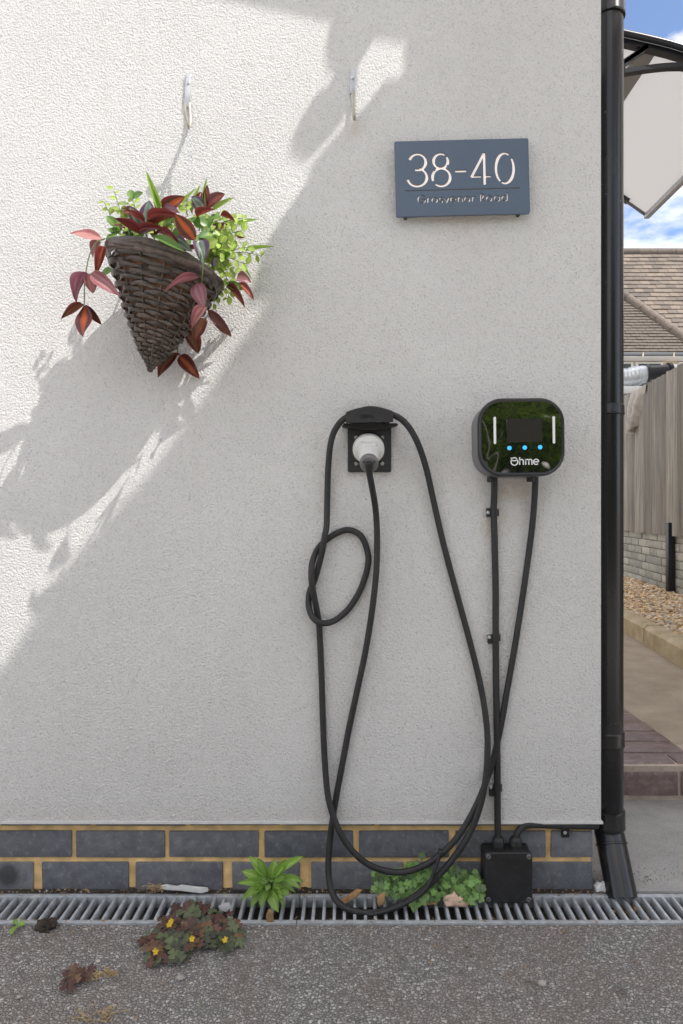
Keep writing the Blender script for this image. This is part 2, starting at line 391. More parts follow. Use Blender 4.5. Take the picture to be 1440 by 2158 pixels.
M_pink = simple('pink_brick_shard', (.70, .48, .37), .85, .3, 45, .002, 150)
M_stone = simple('pale_stone', (.42, .40, .36), .8, .25, 50, .001, 150, per_obj=.35)
M_straw = simple('straw', (.42, .30, .14), .8, .35, 60)
M_dry = simple('dry_leaf', (.32, .20, .09), .7, .35, 60, .001, 120)
M_greyleaf = simple('bleached_leaf', (.46, .45, .46), .7, .2, 60)
M_ceil = simple('roof_underside', (.8, .78, .75), .8, .05)

def glassmat():
    m, N_, L_, b = newmat('black_gloss_panel'); co = coords(N_)
    b.inputs['Base Color'].default_value = (.002, .002, .003, 1); b.inputs['Roughness'].default_value = .06
    b.inputs['IOR'].default_value = 3.6
    n = tex(N_, 'ShaderNodeTexNoise', 19, L_, co, Detail=0); n.inputs['Distortion'].default_value = .6
    bump(N_, L_, n.outputs['Fac'], .0060, .6, b)
    return m
M_gloss = glassmat()
def plainglass(name, col, rough, ior=1.5):
    m, N_, L_, b = newmat(name); b.inputs['Base Color'].default_value = col+(1,); b.inputs['Roughness'].default_value = rough; b.inputs['IOR'].default_value = ior
    return m
M_screen = plainglass('dark_screen', (.035, .030, .031), .10, 2.2)
M_window = plainglass('window_glass', (.06, .075, .075), .05, 1.6)
m, N_, L_, b = newmat('blue_indicator'); b.inputs['Base Color'].default_value = (.03, .3, .8, 1)
b.inputs['Emission Color'].default_value = (.04, .36, .85, 1); b.inputs['Emission Strength'].default_value = .55; M_led = m
m, N_, L_, b = newmat('frosted_polycarbonate'); b.inputs['Base Color'].default_value = (.78, .78, .78, 1); b.inputs['Roughness'].default_value = .5
t = N_.new('ShaderNodeBsdfTranslucent'); t.inputs[0].default_value = (.72, .72, .72, 1); ms = N_.new('ShaderNodeMixShader'); ms.inputs[0].default_value = .5
L_.new(b.outputs[0], ms.inputs[1]); L_.new(t.outputs[0], ms.inputs[2]); L_.new(ms.outputs[0], N_['Material Output'].inputs[0]); M_poly = m

# leaves
M_lred = leafmat('red_leaf', [(0, (.34, .085, .05)), (.3, (.18, .036, .03)), (.6, (.09, .024, .028)), (.85, (.18, .042, .038))], .35, .3, .3)
M_lorange = leafmat('orange_striped_leaf', [(0, (.45, .10, .03)), (.3, (.30, .07, .025)), (.5, (.05, .035, .025)), (.68, (.09, .035, .04)), (.9, (.18, .03, .03))], .35, .3, .3)
M_lpurple = leafmat('purple_green_leaf', [(0, (.15, .12, .17)), (.22, (.12, .26, .12)), (.42, (.26, .30, .27)), (.6, (.10, .055, .10)), (.88, (.14, .07, .13))], .35, .2)
M_lpink = leafmat('dusky_pink_leaf', [(0, (.34, .16, .17)), (.35, (.46, .24, .26)), (.7, (.27, .10, .13)), (.95, (.34, .15, .17))], .4, .3, .3)
M_lmaroon = leafmat('maroon_striped_leaf', [(0, (.17, .04, .03)), (.25, (.20, .06, .03)), (.42, (.06, .06, .025)), (.66, (.13, .028, .03)), (.9, (.20, .05, .05))], .4, .25)
M_lgreen = leafmat('mid_green_leaf', [(0, (.24, .36, .10)), (.1, (.13, .26, .05)), (.9, (.11, .23, .045))], .4, .35)
M_llime = leafmat('lime_leaf', [(0, (.52, .66, .20)), (.2, (.40, .58, .12)), (.9, (.36, .54, .10))], .45, .4, .25)
M_lgrass = leafmat('lime_blade', [(0, (.36, .50, .12)), (.9, (.22, .38, .05))], .4, .4)
M_weed = leafmat('weed_leaf', [(0, (.40, .56, .18)), (.12, (.25, .43, .09)), (.95, (.22, .40, .08))], .4, .3, .2)
M_ivy = leafmat('lobed_leaf', [(0, (.22, .40, .14)), (.95, (.16, .33, .11))], .5, .25, .4)
M_oxa = leafmat('dark_oxalis', [(0, (.15, .085, .055)), (.95, (.095, .085, .055))], .6, .12, .4)
M_oxb = leafmat('red_oxalis', [(0, (.14, .075, .055)), (.95, (.10, .054, .045))], .6, .15, .35)
M_oxc = leafmat('green_oxalis', [(0, (.10, .13, .075)), (.95, (.075, .105, .068))], .6, .12, .35)
M_petal = leafmat('yellow_petal', [(0, (.75, .50, .01)), (.95, (.80, .58, .015))], .5, .3, .05)

# ------------------------------------------------------------------ ground
gb = MB()
X0, X1 = -4.0, 4.0
gb.add([(-200, -200, 0), (200, -200, 0), (200, -.127, 0), (X1, -.127, 0), (X0, -.127, 0), (-200, -.127, 0)], [(0, 1, 2, 3, 4, 5)])
gb.add([(-200, -.127, 0), (X0, -.127, 0), (X0, -.001, 0), (-200, -.001, 0)], [(0, 1, 2, 3)])
gb.add([(X1, -.127, 0), (200, -.127, 0), (200, -.001, 0), (X1, -.001, 0)], [(0, 1, 2, 3)])
gb.add([(-200, -.001, 0), (X0, -.001, 0), (X1, -.001, 0), (200, -.001, 0), (200, 400, 0), (-200, 400, 0)], [(0, 1, 2, 3, 4, 5)])
tag(gb.build('ground', M_asph, None, None), kind='structure')
cb = MB()
cb.add([(X0, -.127, 0), (X1, -.127, 0), (X1, -.122, -.085), (X0, -.122, -.085)], [(0, 1, 2, 3)])
cb.add([(X0, -.001, 0), (X1, -.001, 0), (X1, -.006, -.085), (X0, -.006, -.085)], [(0, 1, 2, 3)])
nb = 160; vs = []; fs = []
for i in range(nb+1):
    for j in range(5):
        x = X0+(X1-X0)*i/nb; y = -.122+.116*j/4
        vs.append((x, y, -.078+.02*noise.noise(Vector((x*9, y*20, 0)))+.012*noise.noise(Vector((x*30, y*30, 4)))))
for i in range(nb):
    for j in range(4): fs.append((i*5+j, (i+1)*5+j, (i+1)*5+j+1, i*5+j+1))
cb.add(vs, fs)
tag(cb.build('drain_channel', M_channel, None, None), kind='structure')
sb = MB(); sb.box((.594, .002, -.06), (2.6, .56, .004), .002)
tag(sb.build('pavement', M_slab, None), kind='structure')

dv = MB(); dv.add([(-8, -6.7, .004), (9, -6.7, .004), (9, -1.0, .004), (-8, -1.0, .004)], [(0, 1, 2, 3)])
M_bounce = concrete('pale_bounce', (.46, .43, .38), (.56, .53, .48), 3)
tag(dv.build('bounce_ground', M_bounce, None, None), kind='structure')  # unseen pale sheet added to bounce sunlight onto the wall

# ------------------------------------------------------------------ the house wall
house = thing('rendered_house', 'off-white roughcast house wall on a dark brick plinth', 'house', (0, 0, 0))
BX1 = (1250-CX)*D/F
ZB = P(0, 1732, WY).z                       # bottom of the render
PX1 = (1267-CX)*(D+WY)/F
EZ = 3.0; CZ = 4.0
wb = MB()                                   # outer skin: front, side, wrapped as one thick shell
vs = [(-3.2, WY, ZB), (PX1, WY, ZB), (PX1, WY, EZ), (-3.2, WY, EZ), (PX1, 6.0, ZB), (PX1, 6.0, EZ), (-3.2, .0, ZB), (PX1-.02, .0, ZB), (PX1-.02, 6.0, ZB)]
wb.add(vs, [(0, 1, 2, 3), (1, 4, 5, 2), (0, 6, 7, 1), (1, 7, 8, 4)])
wb.build('rendered_wall', M_stucco, house, None)
bd = MB()
bd.box((-3.2, WY-.004, ZB-.004), (PX1+.004, WY+.012, ZB+.001)); bd.box((PX1-.012, WY+.012, ZB-.004), (PX1+.004, 6.0, ZB+.001))
bd.build('bead', M_bead, house)
mm = MB(); mm.box((-3.2, .005, -.09), (BX1-.004, .11, ZB+.03)); mm.box((BX1-.11, .11, -.09), (BX1-.004, 6.0, ZB+.03))
mm.build('mortar', M_mortar, house)
def brick_row(y0, y1, joints, left):
    z1, z0 = P(0, y0, 0).z, P(0, y1, 0).z
    for a, b_ in joints:
        xa, xb = P(a, 0, 0).x, P(b_, 0, 0).x
        m_ = MB(); m_.box((xa, 0, z0), (xb, .1, z1), .003)
        for v in m_.v:
            v += Vector((noise.noise(v*40), noise.noise(v*40+Vector((5, 0, 0)))*.8, noise.noise(v*40+Vector((0, 9, 0)))))*.0016
        m_.build('brick', M_brick, house)
r1 = [(-642, -450), (-444, -252), (-246, -52), (-40, 151), (159, 347), (356, 545), (557, 745), (757, 947), (961, 1151), (1162, 1250)]
r2 = [(-540, -345), (-335, -130), (-125, 70), (87, 271), (285, 470), (489, 632), (656, 850), (860, 1046), (1056, 1250)]
brick_row(1752, 1808, r1, 0); brick_row(1818, 1876, r2, 0)
brick_row(1690, 1741, [(-600+200*k, -409+200*k) for k in range(0, 9)]+[(1201, 1250)], 0)
brick_row(1886, 1944, [(-540+200*k, -350+200*k) for k in range(0, 9)], 0)
# side bricks (return of the plinth), seen from a step to the right
for r_ in range(4):
    z0 = P(0, 1944-66*r_, 0).z; z1 = P(0, 1886-66*r_, 0).z
    if r_ == 3: z0, z1 = P(0, 1741, 0).z, P(0, 1690, 0).z
    for k in range(8):
        ya = .112+.225*k+(.11 if r_ % 2 else 0)
        m_ = MB(); m_.box((BX1-.1, ya, z0), (BX1, ya+.215, z1), .003); m_.build('brick', M_brick, house)
# dirt fillet between plinth and grating
fl = MB(); n_ = 220; vs = []; fs = []
for i in range(n_+1):
    x = -1.4+(BX1+1.4)*i/n_
    h_ = .007+.006*noise.noise(Vector((x*22, 1, 0)))+.004*noise.noise(Vector((x*90, 3, 0)))
    vs += [(x, -.005, -.004), (x, -.004, .002+h_*.4), (x, .008, .004+h_)]
for i in range(n_): fs += [(i*3, i*3+3, i*3+4, i*3+1), (i*3+1, i*3+4, i*3+5, i*3+2)]
fl.add(vs, fs); tag(fl.build('dirt', M_soil, house), kind='stuff')

# overhanging eaves of this house (out of frame above; they cast the upper shade)
def roofpt(px, py, Z=EZ):                   # wall shadow point -> roof-plane point along the sun ray
    p = P(px, py, WY); t_ = (Z-p.z)/-SZ
    return (p.x-SX*t_, WY-t_)
def slab(poly, z0, z1):
    n = len(poly); mb = MB()
    mb.add([(x, y, z0) for x, y in poly]+[(x, y, z1) for x, y in poly],
           [tuple(range(n)), tuple(range(2*n-1, n-1, -1))]+[(i, (i+1) % n, (i+1) % n+n, i+n) for i in range(n)])
    return mb
a_ = roofpt(712, 52); b_ = roofpt(470, 0); c_ = roofpt(790, 82); d_ = roofpt(843, 92)
sl_ = (a_[1]-b_[1])/(a_[0]-b_[0])
slab([(-3.2, b_[1]+sl_*(-3.2-b_[0])), b_, a_, c_, d_, (d_[0]+.02, -.25), (.62, -.25), (.62, 6.0), (-3.2, 6.0)], EZ, EZ+.006).build('eaves', M_ceil, house, None)
hp = [roofpt(*q) for q in ((700, 40), (690, 85), (684, 125), (690, 158), (706, 166), (690, 195), (672, 203), (640, 250), (613, 305), (611, 335), (640, 350), (665, 330), (700, 290), (722, 262), (728, 240), (745, 230), (752, 150), (792, 84))]
slab(hp, EZ+.007, EZ+.013).build('gutter_outlet', M_gutter, house, None)

# unseen roof added to shade wall and yard; its outline follows the diagonal shadow
shade_roof = thing('shade_roof', 'unseen flat roof on posts added to shade the wall', 'shade_roof', (2.2, -2, 0))
nr = [roofpt(*q) for q in ((851, 92), (851, 168), (815, 172), (752, 252), (738, 262), (700, 300), (662, 348), (648, 362), (655, 378), (590, 470), (556, 530), (540, 585), (520, 640), (600, 640), (900, 420), (1300, 330), (1300, -600), (851, -600))]
slab(nr, EZ+.0005, EZ+.0065).build('eaves_shade_slab', M_ceil, house, None)  # unseen slab added up here, outlined from the shade on the wall
cp = [roofpt(*q, CZ) for q in ((1300, 60), (900, 200), (720, 440), (640, 525), (640, 535), (524, 705), (418, 862), (316, 1005), (215, 1112), (150, 1195), (110, 1225), (80, 1300), (20, 1390), (-120, 1590))]
slab(cp+[(.6, -3.6), (4.0, -3.6), (4.0, -.25), (cp[0][0], -.25)], CZ, CZ+.008).build('roof', M_ceil, shade_roof, None)
for x_, y_ in ((3.8, -.4), (3.8, -3.5), (.55, -3.5)):
    pb = MB(); pb.box((x_-.045, y_-.045, 0), (x_+.045, y_+.045, CZ-.001), .004); pb.build('post', M_fence, shade_roof)

# ------------------------------------------------------------------ drain gratings
def grating(xa, xb, label):
    t = thing('drain_grating', label, 'drain grating', ((xa+xb)/2, -.064, 0), 'gratings along the foot of the wall')
    ZT = .002
    for y0, y1 in ((-.020, -.006), (-.1225, -.111)):
        r = MB(); r.box((xa, y0, -.024), (xb, y1, ZT), .0012); r.build('rail', M_galv, t)
    n = int((xb-xa)/.0229)
    s0 = MB(); s0.box((-.0036, -.1125, -.018), (.0036, -.0185, ZT+.0006), .0022); me = s0.mesh('slat', M_galv, 35)
    for i in range(n):
        x = xa+(i+.5)*(xb-xa)/n+rnd.uniform(-.0006, .0006)
        link('slat', me, t, Matrix.Translation((x, 0, rnd.uniform(-.0005, .0003))))
XJ = G(625, 1945).x
grating(XJ-1.0, XJ-.0008, 'galvanised drain grating with the dark red weed growing over it')
grating(XJ+.0008, XJ+1.0, 'galvanised drain grating running under the junction box and downpipe')

grating(XJ-2.0, XJ-1.0016, 'clear galvanised drain grating past the tiny seedling, away from the downpipe')
grating(XJ+1.0016, XJ+2.0, 'clear galvanised drain grating past the downpipe, beside the pavement')

# ------------------------------------------------------------------ house number sign
sY = -.044
sc_ = .3096/1270
sign = thing('house_number_sign', 'slate blue house number plate with cut-out 38-40 Grosvenor Road', 'sign', P(974.5, 373.5, sY))
sign.rotation_euler = (0, -math.radians(1.45), 0)
pl = MB(); pl.prism(rrect(1270*sc_, 712*sc_, .004), 0, .0065)
cut = MB()
def S(pts, hw): ribbon(cut, [(x*sc_, y*sc_) for x, y in pts], hw*sc_, -.01, .02)
dw = 13.5
def cap(x, y): return (x, y)
# 3
S(arc(-418, 158, 78, 76, 165, -88, 26), dw); S(arc(-425, 14, 92, 84, 75, -172, 30), dw)
S([(-445, 84), (-395, 84)], dw)
# 8
S(arc(-198, 163, 68, 68, 56, 325, 30), dw); S(arc(-198, 163, 68, 68, -35, 38, 12), dw)
S(arc(-196, 10, 84, 84, 130, 205, 12), dw); S(arc(-196, 10, 84, 84, -132, 130, 36), dw)
# dash
S([(-65, 62), (43, 62)], 13)
# 4
S([(214, 228), (86, -2)], 12); S([(86, 6), (182, 6)], 11); S([(214, 236), (214, -74)], 13); S([(214, 6), (275, 6)], 11)
# 0
S(arc(408, 80, 84, 142, 62, 238, 30), dw); S(arc(408, 80, 84, 142, -112, 42, 26), dw)
# rule
S([(-543, -114), (542, -114)], 6)
# street name, one thin pen
p_ = 5.6; bl = -232
def T(pts): S([(x, bl+y) for x, y in pts], p_)
T(arc(-386, 36, 37, 37, 40, 348, 24)); T([(-386, 34), (-350, 34)])
def small_o(x, r=25, a0=-70, a1=250): T(arc(x, r, r, r, a0, a1, 20))
def small_r(x): T([(x, 0), (x, 50)]); T(arc(x+18, 28, 18, 22, 170, 60, 8))
small_r(-330); small_o(-264)
T(arc(-204, 37, 13, 12, 40, 270, 10)); T(arc(-204, 12, 14, 13, 90, -150, 12))
T([(-176, 50), (-152, 0), (-128, 50)])
T([(-112, 24), (-64, 24)]); T(arc(-88, 25, 25, 25, 0, 315, 22))
T([(-40, 0), (-40, 50)]); T(arc(-20, 28, 20, 22, 180, 0, 12)); T([(0, 28), (0, 0)])
small_o(44); small_r(94)
T([(172, 0), (172, 74)]); T(arc(178, 55, 20, 19, 90, -90, 10)); T([(182, 36), (206, 0)])
small_o(252); small_o(326, 25, 15, 330); T([(353, 0), (353, 50)]); small_o(398, 25, 20, 335); T([(425, 0), (425, 78)])
pm = pl.mesh('plate_src', M_sign); cm = cut.mesh('cut_src')
po = link('sign_plate', pm, sign, local=True); co_ = link('cutter', cm)
co_.matrix_world = Matrix()
po2 = bpy.data.objects.new('tmp', pm); C.objects.link(po2)
bo = po2.modifiers.new('b', 'BOOLEAN'); bo.operation = 'DIFFERENCE'; bo.solver = 'EXACT'; bo.use_self = True; bo.object = co_
bpy.context.view_layer.update()
dg = bpy.context.evaluated_depsgraph_get()
nm = bpy.data.meshes.new_from_object(po2.evaluated_get(dg)); nm.name = 'sign_plate'
if len(nm.polygons) > 30: po.data = nm
bpy.data.objects.remove(po2); bpy.data.objects.remove(co_)
nm.materials.clear(); nm.materials.append(M_sign)
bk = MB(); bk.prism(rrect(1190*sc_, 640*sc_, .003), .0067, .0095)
link('backing_plate', bk.mesh('backing_plate', M_signback_glow), sign, local=True)
bk = MB(); bk.prism(rrect(1200*sc_, 650*sc_, .003), .0097, .0110)
link('glow_stop', bk.mesh('glow_stop', M_dark), sign, local=True)  # added behind the glowing backing to stop light leaking onto the wall
for x in (-540, 540):
    for z in (-318, 318):
        s_ = MB(); s_.lathe([(.0045, 0), (.0045, .0130)], Matrix.Translation((x*sc_, .0112, z*sc_-.004)) @ Matrix.Rotation(-PI/2, 4, 'X'), 12)
        link('standoff', s_.mesh('standoff', M_dark, 35), sign, local=True)

# ------------------------------------------------------------------ wall charger
CY = -.115
chg = thing('wall_charger', 'glossy black rounded car charger with lit blue dots on the wall', 'car charger', P(1100, 921, CY))
chg.rotation_euler = (0, -math.radians(.6), 0)
u_ = (D+CY)/F                                    # metres per photo pixel at its front
def lp(wd, ht, r, y): return [Vector((x, y, z)) for x, z in rrect(wd, ht, r, 10)]
CW, CH, CR = 184*u_, 166*u_, 52*u_
dep = -CY+WY-.001
c1 = MB(); c1.loft([lp(CW-.010, CH-.010, CR-.005, .019), lp(CW-.003, CH-.003, CR, .022), lp(CW-.003, CH-.003, CR, dep-.004), lp(CW-.008, CH-.008, CR-.003, dep)])
link('shell', c1.mesh('shell', M_grey, 40), chg, local=True)
c2 = MB(); c2.loft([lp(CW-.016, CH-.016, CR-.008, .0005), lp(CW-.008, CH-.008, CR-.004, -.001), lp(CW-.003, CH-.003, CR-.0015, .0015), lp(CW, CH, CR, .006), lp(CW, CH, CR, .017), lp(CW-.004, CH-.004, CR-.002, .0205), lp(CW-.012, CH-.012, CR-.006, .0205)])
link('bezel', c2.mesh('bezel', M_satin, 50), chg, local=True)
GW, GH = CW-.0175, CH-.0175
c3 = MB(); ls = []
for k in range(9):                               # gently domed glass
    s_ = 1-k/8.0*.97; ls.append([Vector((x*s_, .0002-.0042*(1-s_*s_), z*s_)) for x, z in rrect(GW, GH, CR-.009, 10)])
c3.loft([[Vector((x, .003, z)) for x, z in rrect(GW, GH, CR-.009, 10)]]+ls); link('front_glass', c3.mesh('front_glass', M_gloss, 60), chg, local=True)
def dome(x, z):
    s_ = max(abs(x)/(GW/2), abs(z)/(GH/2)); return .0002-.0042*(1-s_*s_)
def cl(u, v): return ((u-735)/6*u_, -(v-606)/6*u_)
def onface(name, poly, mat, proud=.0006, back=.004):
    mb = MB(); cxx = sum(p[0] for p in poly)/len(poly); czz = sum(p[1] for p in poly)/len(poly); y = min([dome(x, z) for x, z in poly]+[dome(cxx, czz)])-proud; mb.prism(poly, y, y+back); return link(name, mb.mesh(name, mat, 35), chg, local=True)
for uu in (393, 1139):
    x, z = cl(uu, 520); onface('light_bar', rrect(30/6*u_, 345/6*u_, 2.4*u_, 6, x, z), M_print, .0009)
for uu, vv in ((573, 745), (767, 742), (961, 738)):
    x, z = cl(uu, vv); onface('indicator', [(x+27/6*u_*math.cos(a*PI/12), z+27/6*u_*math.sin(a*PI/12)) for a in range(24)], M_led, .0009)
x, z = cl(766, 525); onface('screen', rrect(445/6*u_, 295/6*u_, .001, 3, x, z), M_screen, .0002)
def logo(mb, X, Z, s, y0, y1, hw, M=None):       # round letter with a looped top, then h m e; s = x-height
    def R(pts): ribbon(mb, [(X+x*s, Z+z*s) for x, z in pts], hw, y0, y1, M)
    R(arc(.62, .55, .60, .60, 58, -222, 36)); R([(.17, .94), (.02, 1.28)]); R(arc(.60, 1.0, .44, .27, 165, 500, 30))
    R([(1.55, 0), (1.55, 1.35)]); R(arc(1.88, .58, .33, .38, 180, 0, 14)); R([(2.21, .58), (2.21, 0)])
    R([(2.62, 0), (2.62, .98)]); R(arc(2.90, .62, .28, .34, 180, 0, 12)); R([(3.18, .62), (3.18, 0)]); R(arc(3.46, .62, .28, .34, 180, 0, 12)); R([(3.74, .62), (3.74, 0)])
    R([(4.06, .50), (4.92, .50)]); R(arc(4.48, .5, .45, .47, 0, 315, 24))
lg = MB(); x, z = cl(592, 958); s_ = 71/6*u_
y_ = dome(0, z+1.4*s_)-.0007; logo(lg, x, z, s_, y_, y_+.004, 6.5/6*u_); link('lettering', lg.mesh('lettering', M_print, 35), chg, local=True)
for uu in (432, 957):                            # cable glands under the unit
    x, z = cl(uu, 1100); g = MB(); g.lathe([(.010, 0), (.010, .012)], Matrix.Translation((x, .075, z-.010)), 16)
    link('gland', g.mesh('gland', M_plastic, 35), chg, local=True)

# ------------------------------------------------------------------ cable holder, plug
hold = thing('cable_holder', 'black wall bracket with an arched hood, the charging cable looped over it', 'cable holder', P(778, 930, WY))
hp_ = MB(); x0, z1 = P(733, 893, -.03).x, P(733, 893, -.03).z; x1, z0 = P(825, 995, -.03).x, P(825, 995, -.03).z
hp_.loft([[Vector((x, -.032, z)) for x, z in rrect(x1-x0-.002, z1-z0-.002, .004, 6, (x0+x1)/2, (z0+z1)/2)], [Vector((x, -.030, z)) for x, z in rrect(x1-x0, z1-z0, .005, 6, (x0+x1)/2, (z0+z1)/2)], [Vector((x, WY, z)) for x, z in rrect(x1-x0, z1-z0, .005, 6, (x0+x1)/2, (z0+z1)/2)]])
hp_.build('back_plate', M_plastic, hold)
for px, py in ((751, 922), (806, 922), (751, 977), (806, 977)):
    c = P(px, py, -.032); s_ = MB(); s_.lathe([(.0045, 0), (.0045, .0016), (.0038, .0022), (.0024, .0022), (.0022, .0006), (.0001, .0006)], Matrix.Translation(c+Vector((0, .0004, 0))) @ Matrix.Rotation(PI/2, 4, 'X'), 18)
    s_.build('screw', M_steel, hold)
ring = MB(); rc = P(778, 948, -.032); ring.lathe([(.041, 0), (.041, .004), (.038, .006), (.035, .004)], Matrix.Translation(rc) @ Matrix.Rotation(PI/2, 4, 'X'), 40); ring.build('socket_ring', M_plastic, hold)
def hood(Y):                                      # segment shape: arched top, flat bottom
    p0, p1 = P(729, 891, Y), P(829, 889, Y); pts = [(p0.x, p0.z)]
    for k in range(21):
        t_ = k/20; px = 729+100*t_; py = 869-11*math.sin(PI*t_)**.8-2*t_
        q = P(px, py, Y); pts.append((q.x, q.z))
    pts.append((p1.x, p1.z)); return pts
hd = MB(); q = hood(-.085); hd.prism(q, -.085, -.079); hd.build('hood', M_plastic, hold)
sh = MB()                                          # saddle the cable rests on, running back to the wall
n_ = 16; lo = []; hi = []
for k in range(n_+1):
    t_ = k/n_; px = 738+82*t_; py = 890-20*math.sin(PI*t_)
    q = P(px, py, -.055); lo.append((q.x, q.z))
sh.prism(lo+[(x, z-.008) for x, z in lo[::-1]], -.0788, WY-.0005); sh.build('saddle', M_plastic, hold)
lip = MB(); lo2 = []
for k in range(n_+1):
    t_ = k/n_; q = P(721+118*t_, 899+10*math.sin(PI*t_)-3*t_, -.04); lo2.append((q.x, q.z))
lip.prism(lo2+[(P(835, 893, -.04).x, P(835, 893, -.04).z), (P(725, 893, -.04).x, P(725, 893, -.04).z)], -.050, WY-.0005); lip.build('shelf', M_plastic, hold)
hl = MB(); q = P(760, 881, -.085); logo(hl, q.x, q.z, .0062, -.0859, -.0845, .0009); hl.build('lettering', M_satin, hold)

plug = thing('charging_plug', 'white charging plug with a grey collar pushed into the wall socket', 'plug', P(778, 945, -.036))
ax0 = P(777, 945, -.036); ax1 = P(778, 974, -.105)
ax = (ax1-ax0); ln = ax.length; ax.normalize()
Rm = ax.to_track_quat('Z', 'Y').to_matrix().to_4x4(); Mx = Matrix.Translation(ax0) @ Rm
b1 = MB(); b1.lathe([(.036, -.004), (.0368, .000), (.0366, .010), (.0355, .0128), (.0325, .0148), (.0270, .0162), (.0248, .0185), (.0236, .028), (.0226, .040), (.0219, .050), (.0210, ln-.004), (.0205, ln)], Mx, 40)
for v in b1.v:
    if v.y > -.0335: v.y = -.0335
b1.build('body', M_white, plug, 60)
# flared finger grip on top
gr = MB(); gr.loft([[P(a, b_, -.052) for a, b_ in ((757, 925), (800, 925), (796, 938), (760, 938))], [P(a, b_, -.075) for a, b_ in ((763, 936), (792, 936), (791, 948), (764, 948))]]); gr.build('grip', M_white, plug, 30)
b2 = MB(); b2.lathe([(.0208, ln-.001), (.0212, ln+.004), (.0205, ln+.010), (.0175, ln+.013), (.010, ln+.0135)], Mx, 32); b2.build('collar', M_grey, plug, 40)
for s_ in (-1, 1):
    h_ = MB(); h_.lathe([(.0022, 0), (.0022, .0012)], Mx @ Matrix.Translation((0.0115*s_, .007, ln+.0128)), 12); h_.build('collar_hole', M_dark, plug)
gk = MB(); gk.lathe([(.0098, ln+.010), (.0094, ln+.020), (.0078, ln+.026)], Mx, 24); gk.build('strain_relief', M_plastic, plug, 40)

# ------------------------------------------------------------------ cables
def kn(u, v, Y): return P(640+u/6.545, 1100+v/6.545, Y)
cr_ = .0072
yb, yf = -.0285, -.045
path = [Mx @ Vector((0, 0, ln+.022)), P(779, 998, -.112), P(783, 1020, -.098), P(790, 1060, -.062), P(794, 1100, -.043), P(795, 1150, -.040), P(793, 1210, -.041), P(784, 1290, yb-.008), P(771, 1370, yb-.005), P(752, 1460, yb-.002), P(735, 1540, yb), P(720, 1620, yb), P(707, 1690, yb), P(697, 1760, yb), P(692, 1830, yb-.008), P(699, 1878, -.055), P(716, 1905, -.075), P(745, 1920, -.085), P(785, 1924, -.088), P(825, 1915, -.084), P(870, 1893, -.072), P(915, 1855, -.060), P(955, 1810, -.052), P(990, 1757, -.050), P(1012, 1700, -.052), P(1024, 1640, -.052), P(1028, 1570, yf), P(1024, 1510, -.038), P(1012, 1440, yb), P(990, 1350, yb), P(964, 1255, yb), P(936, 1150, yb), P(915, 1060, yb-.004), P(898, 985, -.044), P(879, 930, -.058), P(856, 893, -.066), P(828, 874, -.066), P(780, 862, -.066), P(735, 877, -.066), P(712, 897, -.060), P(698, 930, -.050), P(692, 985, -.038), P(690, 1050, yb-.004)]
path += [kn(318, 40, -.046), kn(290, 200, -.052), kn(262, 380, -.048), kn(210, 600, -.036), kn(150, 810, yb), kn(85, 960, yb), kn(68, 1120, -.036), kn(100, 1270, -.046), kn(190, 1375, -.052), kn(320, 1395, -.046), kn(470, 1335, yb-.006), kn(640, 1175, yb), kn(800, 900, yb), kn(888, 600, yb), kn(885, 420, yb), kn(820, 235, yb), kn(720, 140, yb), kn(590, 112, yb), kn(440, 165, yb), kn(300, 260, yb), kn(185, 390, yb-.002), kn(120, 570, -.040), kn(108, 780, -.052), kn(140, 1000, -.046), kn(185, 1230, -.034), kn(212, 1400, yb), kn(222, 1560, yb)]
path += [P(677, 1400, yb), P(681, 1520, yb), P(685, 1610, yb-.004), P(692, 1680, -.042), P(708, 1735, -.052), P(732, 1780, -.056), P(766, 1815, -.056), P(806, 1834, -.055), P(850, 1838, -.054), P(895, 1824, -.053), P(935, 1796, -.050), P(970, 1757, -.046), P(1000, 1706, -.040), P(1022, 1655, -.034), P(1040, 1600, yb), P(1056, 1530, yb), P(1070, 1450, yb), P(1085, 1365, yb), P(1100, 1270, yb), P(1113, 1180, yb), P(1122, 1110, yb-.002), P(1127, 1050, -.033), P(1129, 1003, -.040)]
ev = MB(); ev.tube(spline(path, 9), cr_, 14)
tag(ev.build('charging_cable', M_cable, None, 80), 'thick black charging cable looped and knotted below the plug', 'cable')
tie = MB(); tc_ = P(931, 1797, -.051); d1 = (P(970, 1757, -.046)-P(895, 1824, -.053)).normalized()
Mt = Matrix.Translation(tc_) @ d1.to_track_quat('Z', 'Y').to_matrix().to_4x4()
tie.lathe([(.0082, -.004), (.0096, -.003), (.0096, .003), (.0082, .004)], Mt, 20, False)
tt = thing('cable_tie', 'black hook tie binding the hanging cable loops together', 'cable tie', tc_)
tie.build('loop', M_plastic, tt, 40)
tl = MB(); tl.tube(spline([P(926, 1806, -.060), P(918, 1830, -.066), P(908, 1855, -.072), P(893, 1878, -.082), P(870, 1896, -.088), P(835, 1913, -.094), P(800, 1924, -.096), P(775, 1928, -.094)], 6), .0042, 8); tl.build('strap', M_cable, tt, 60)

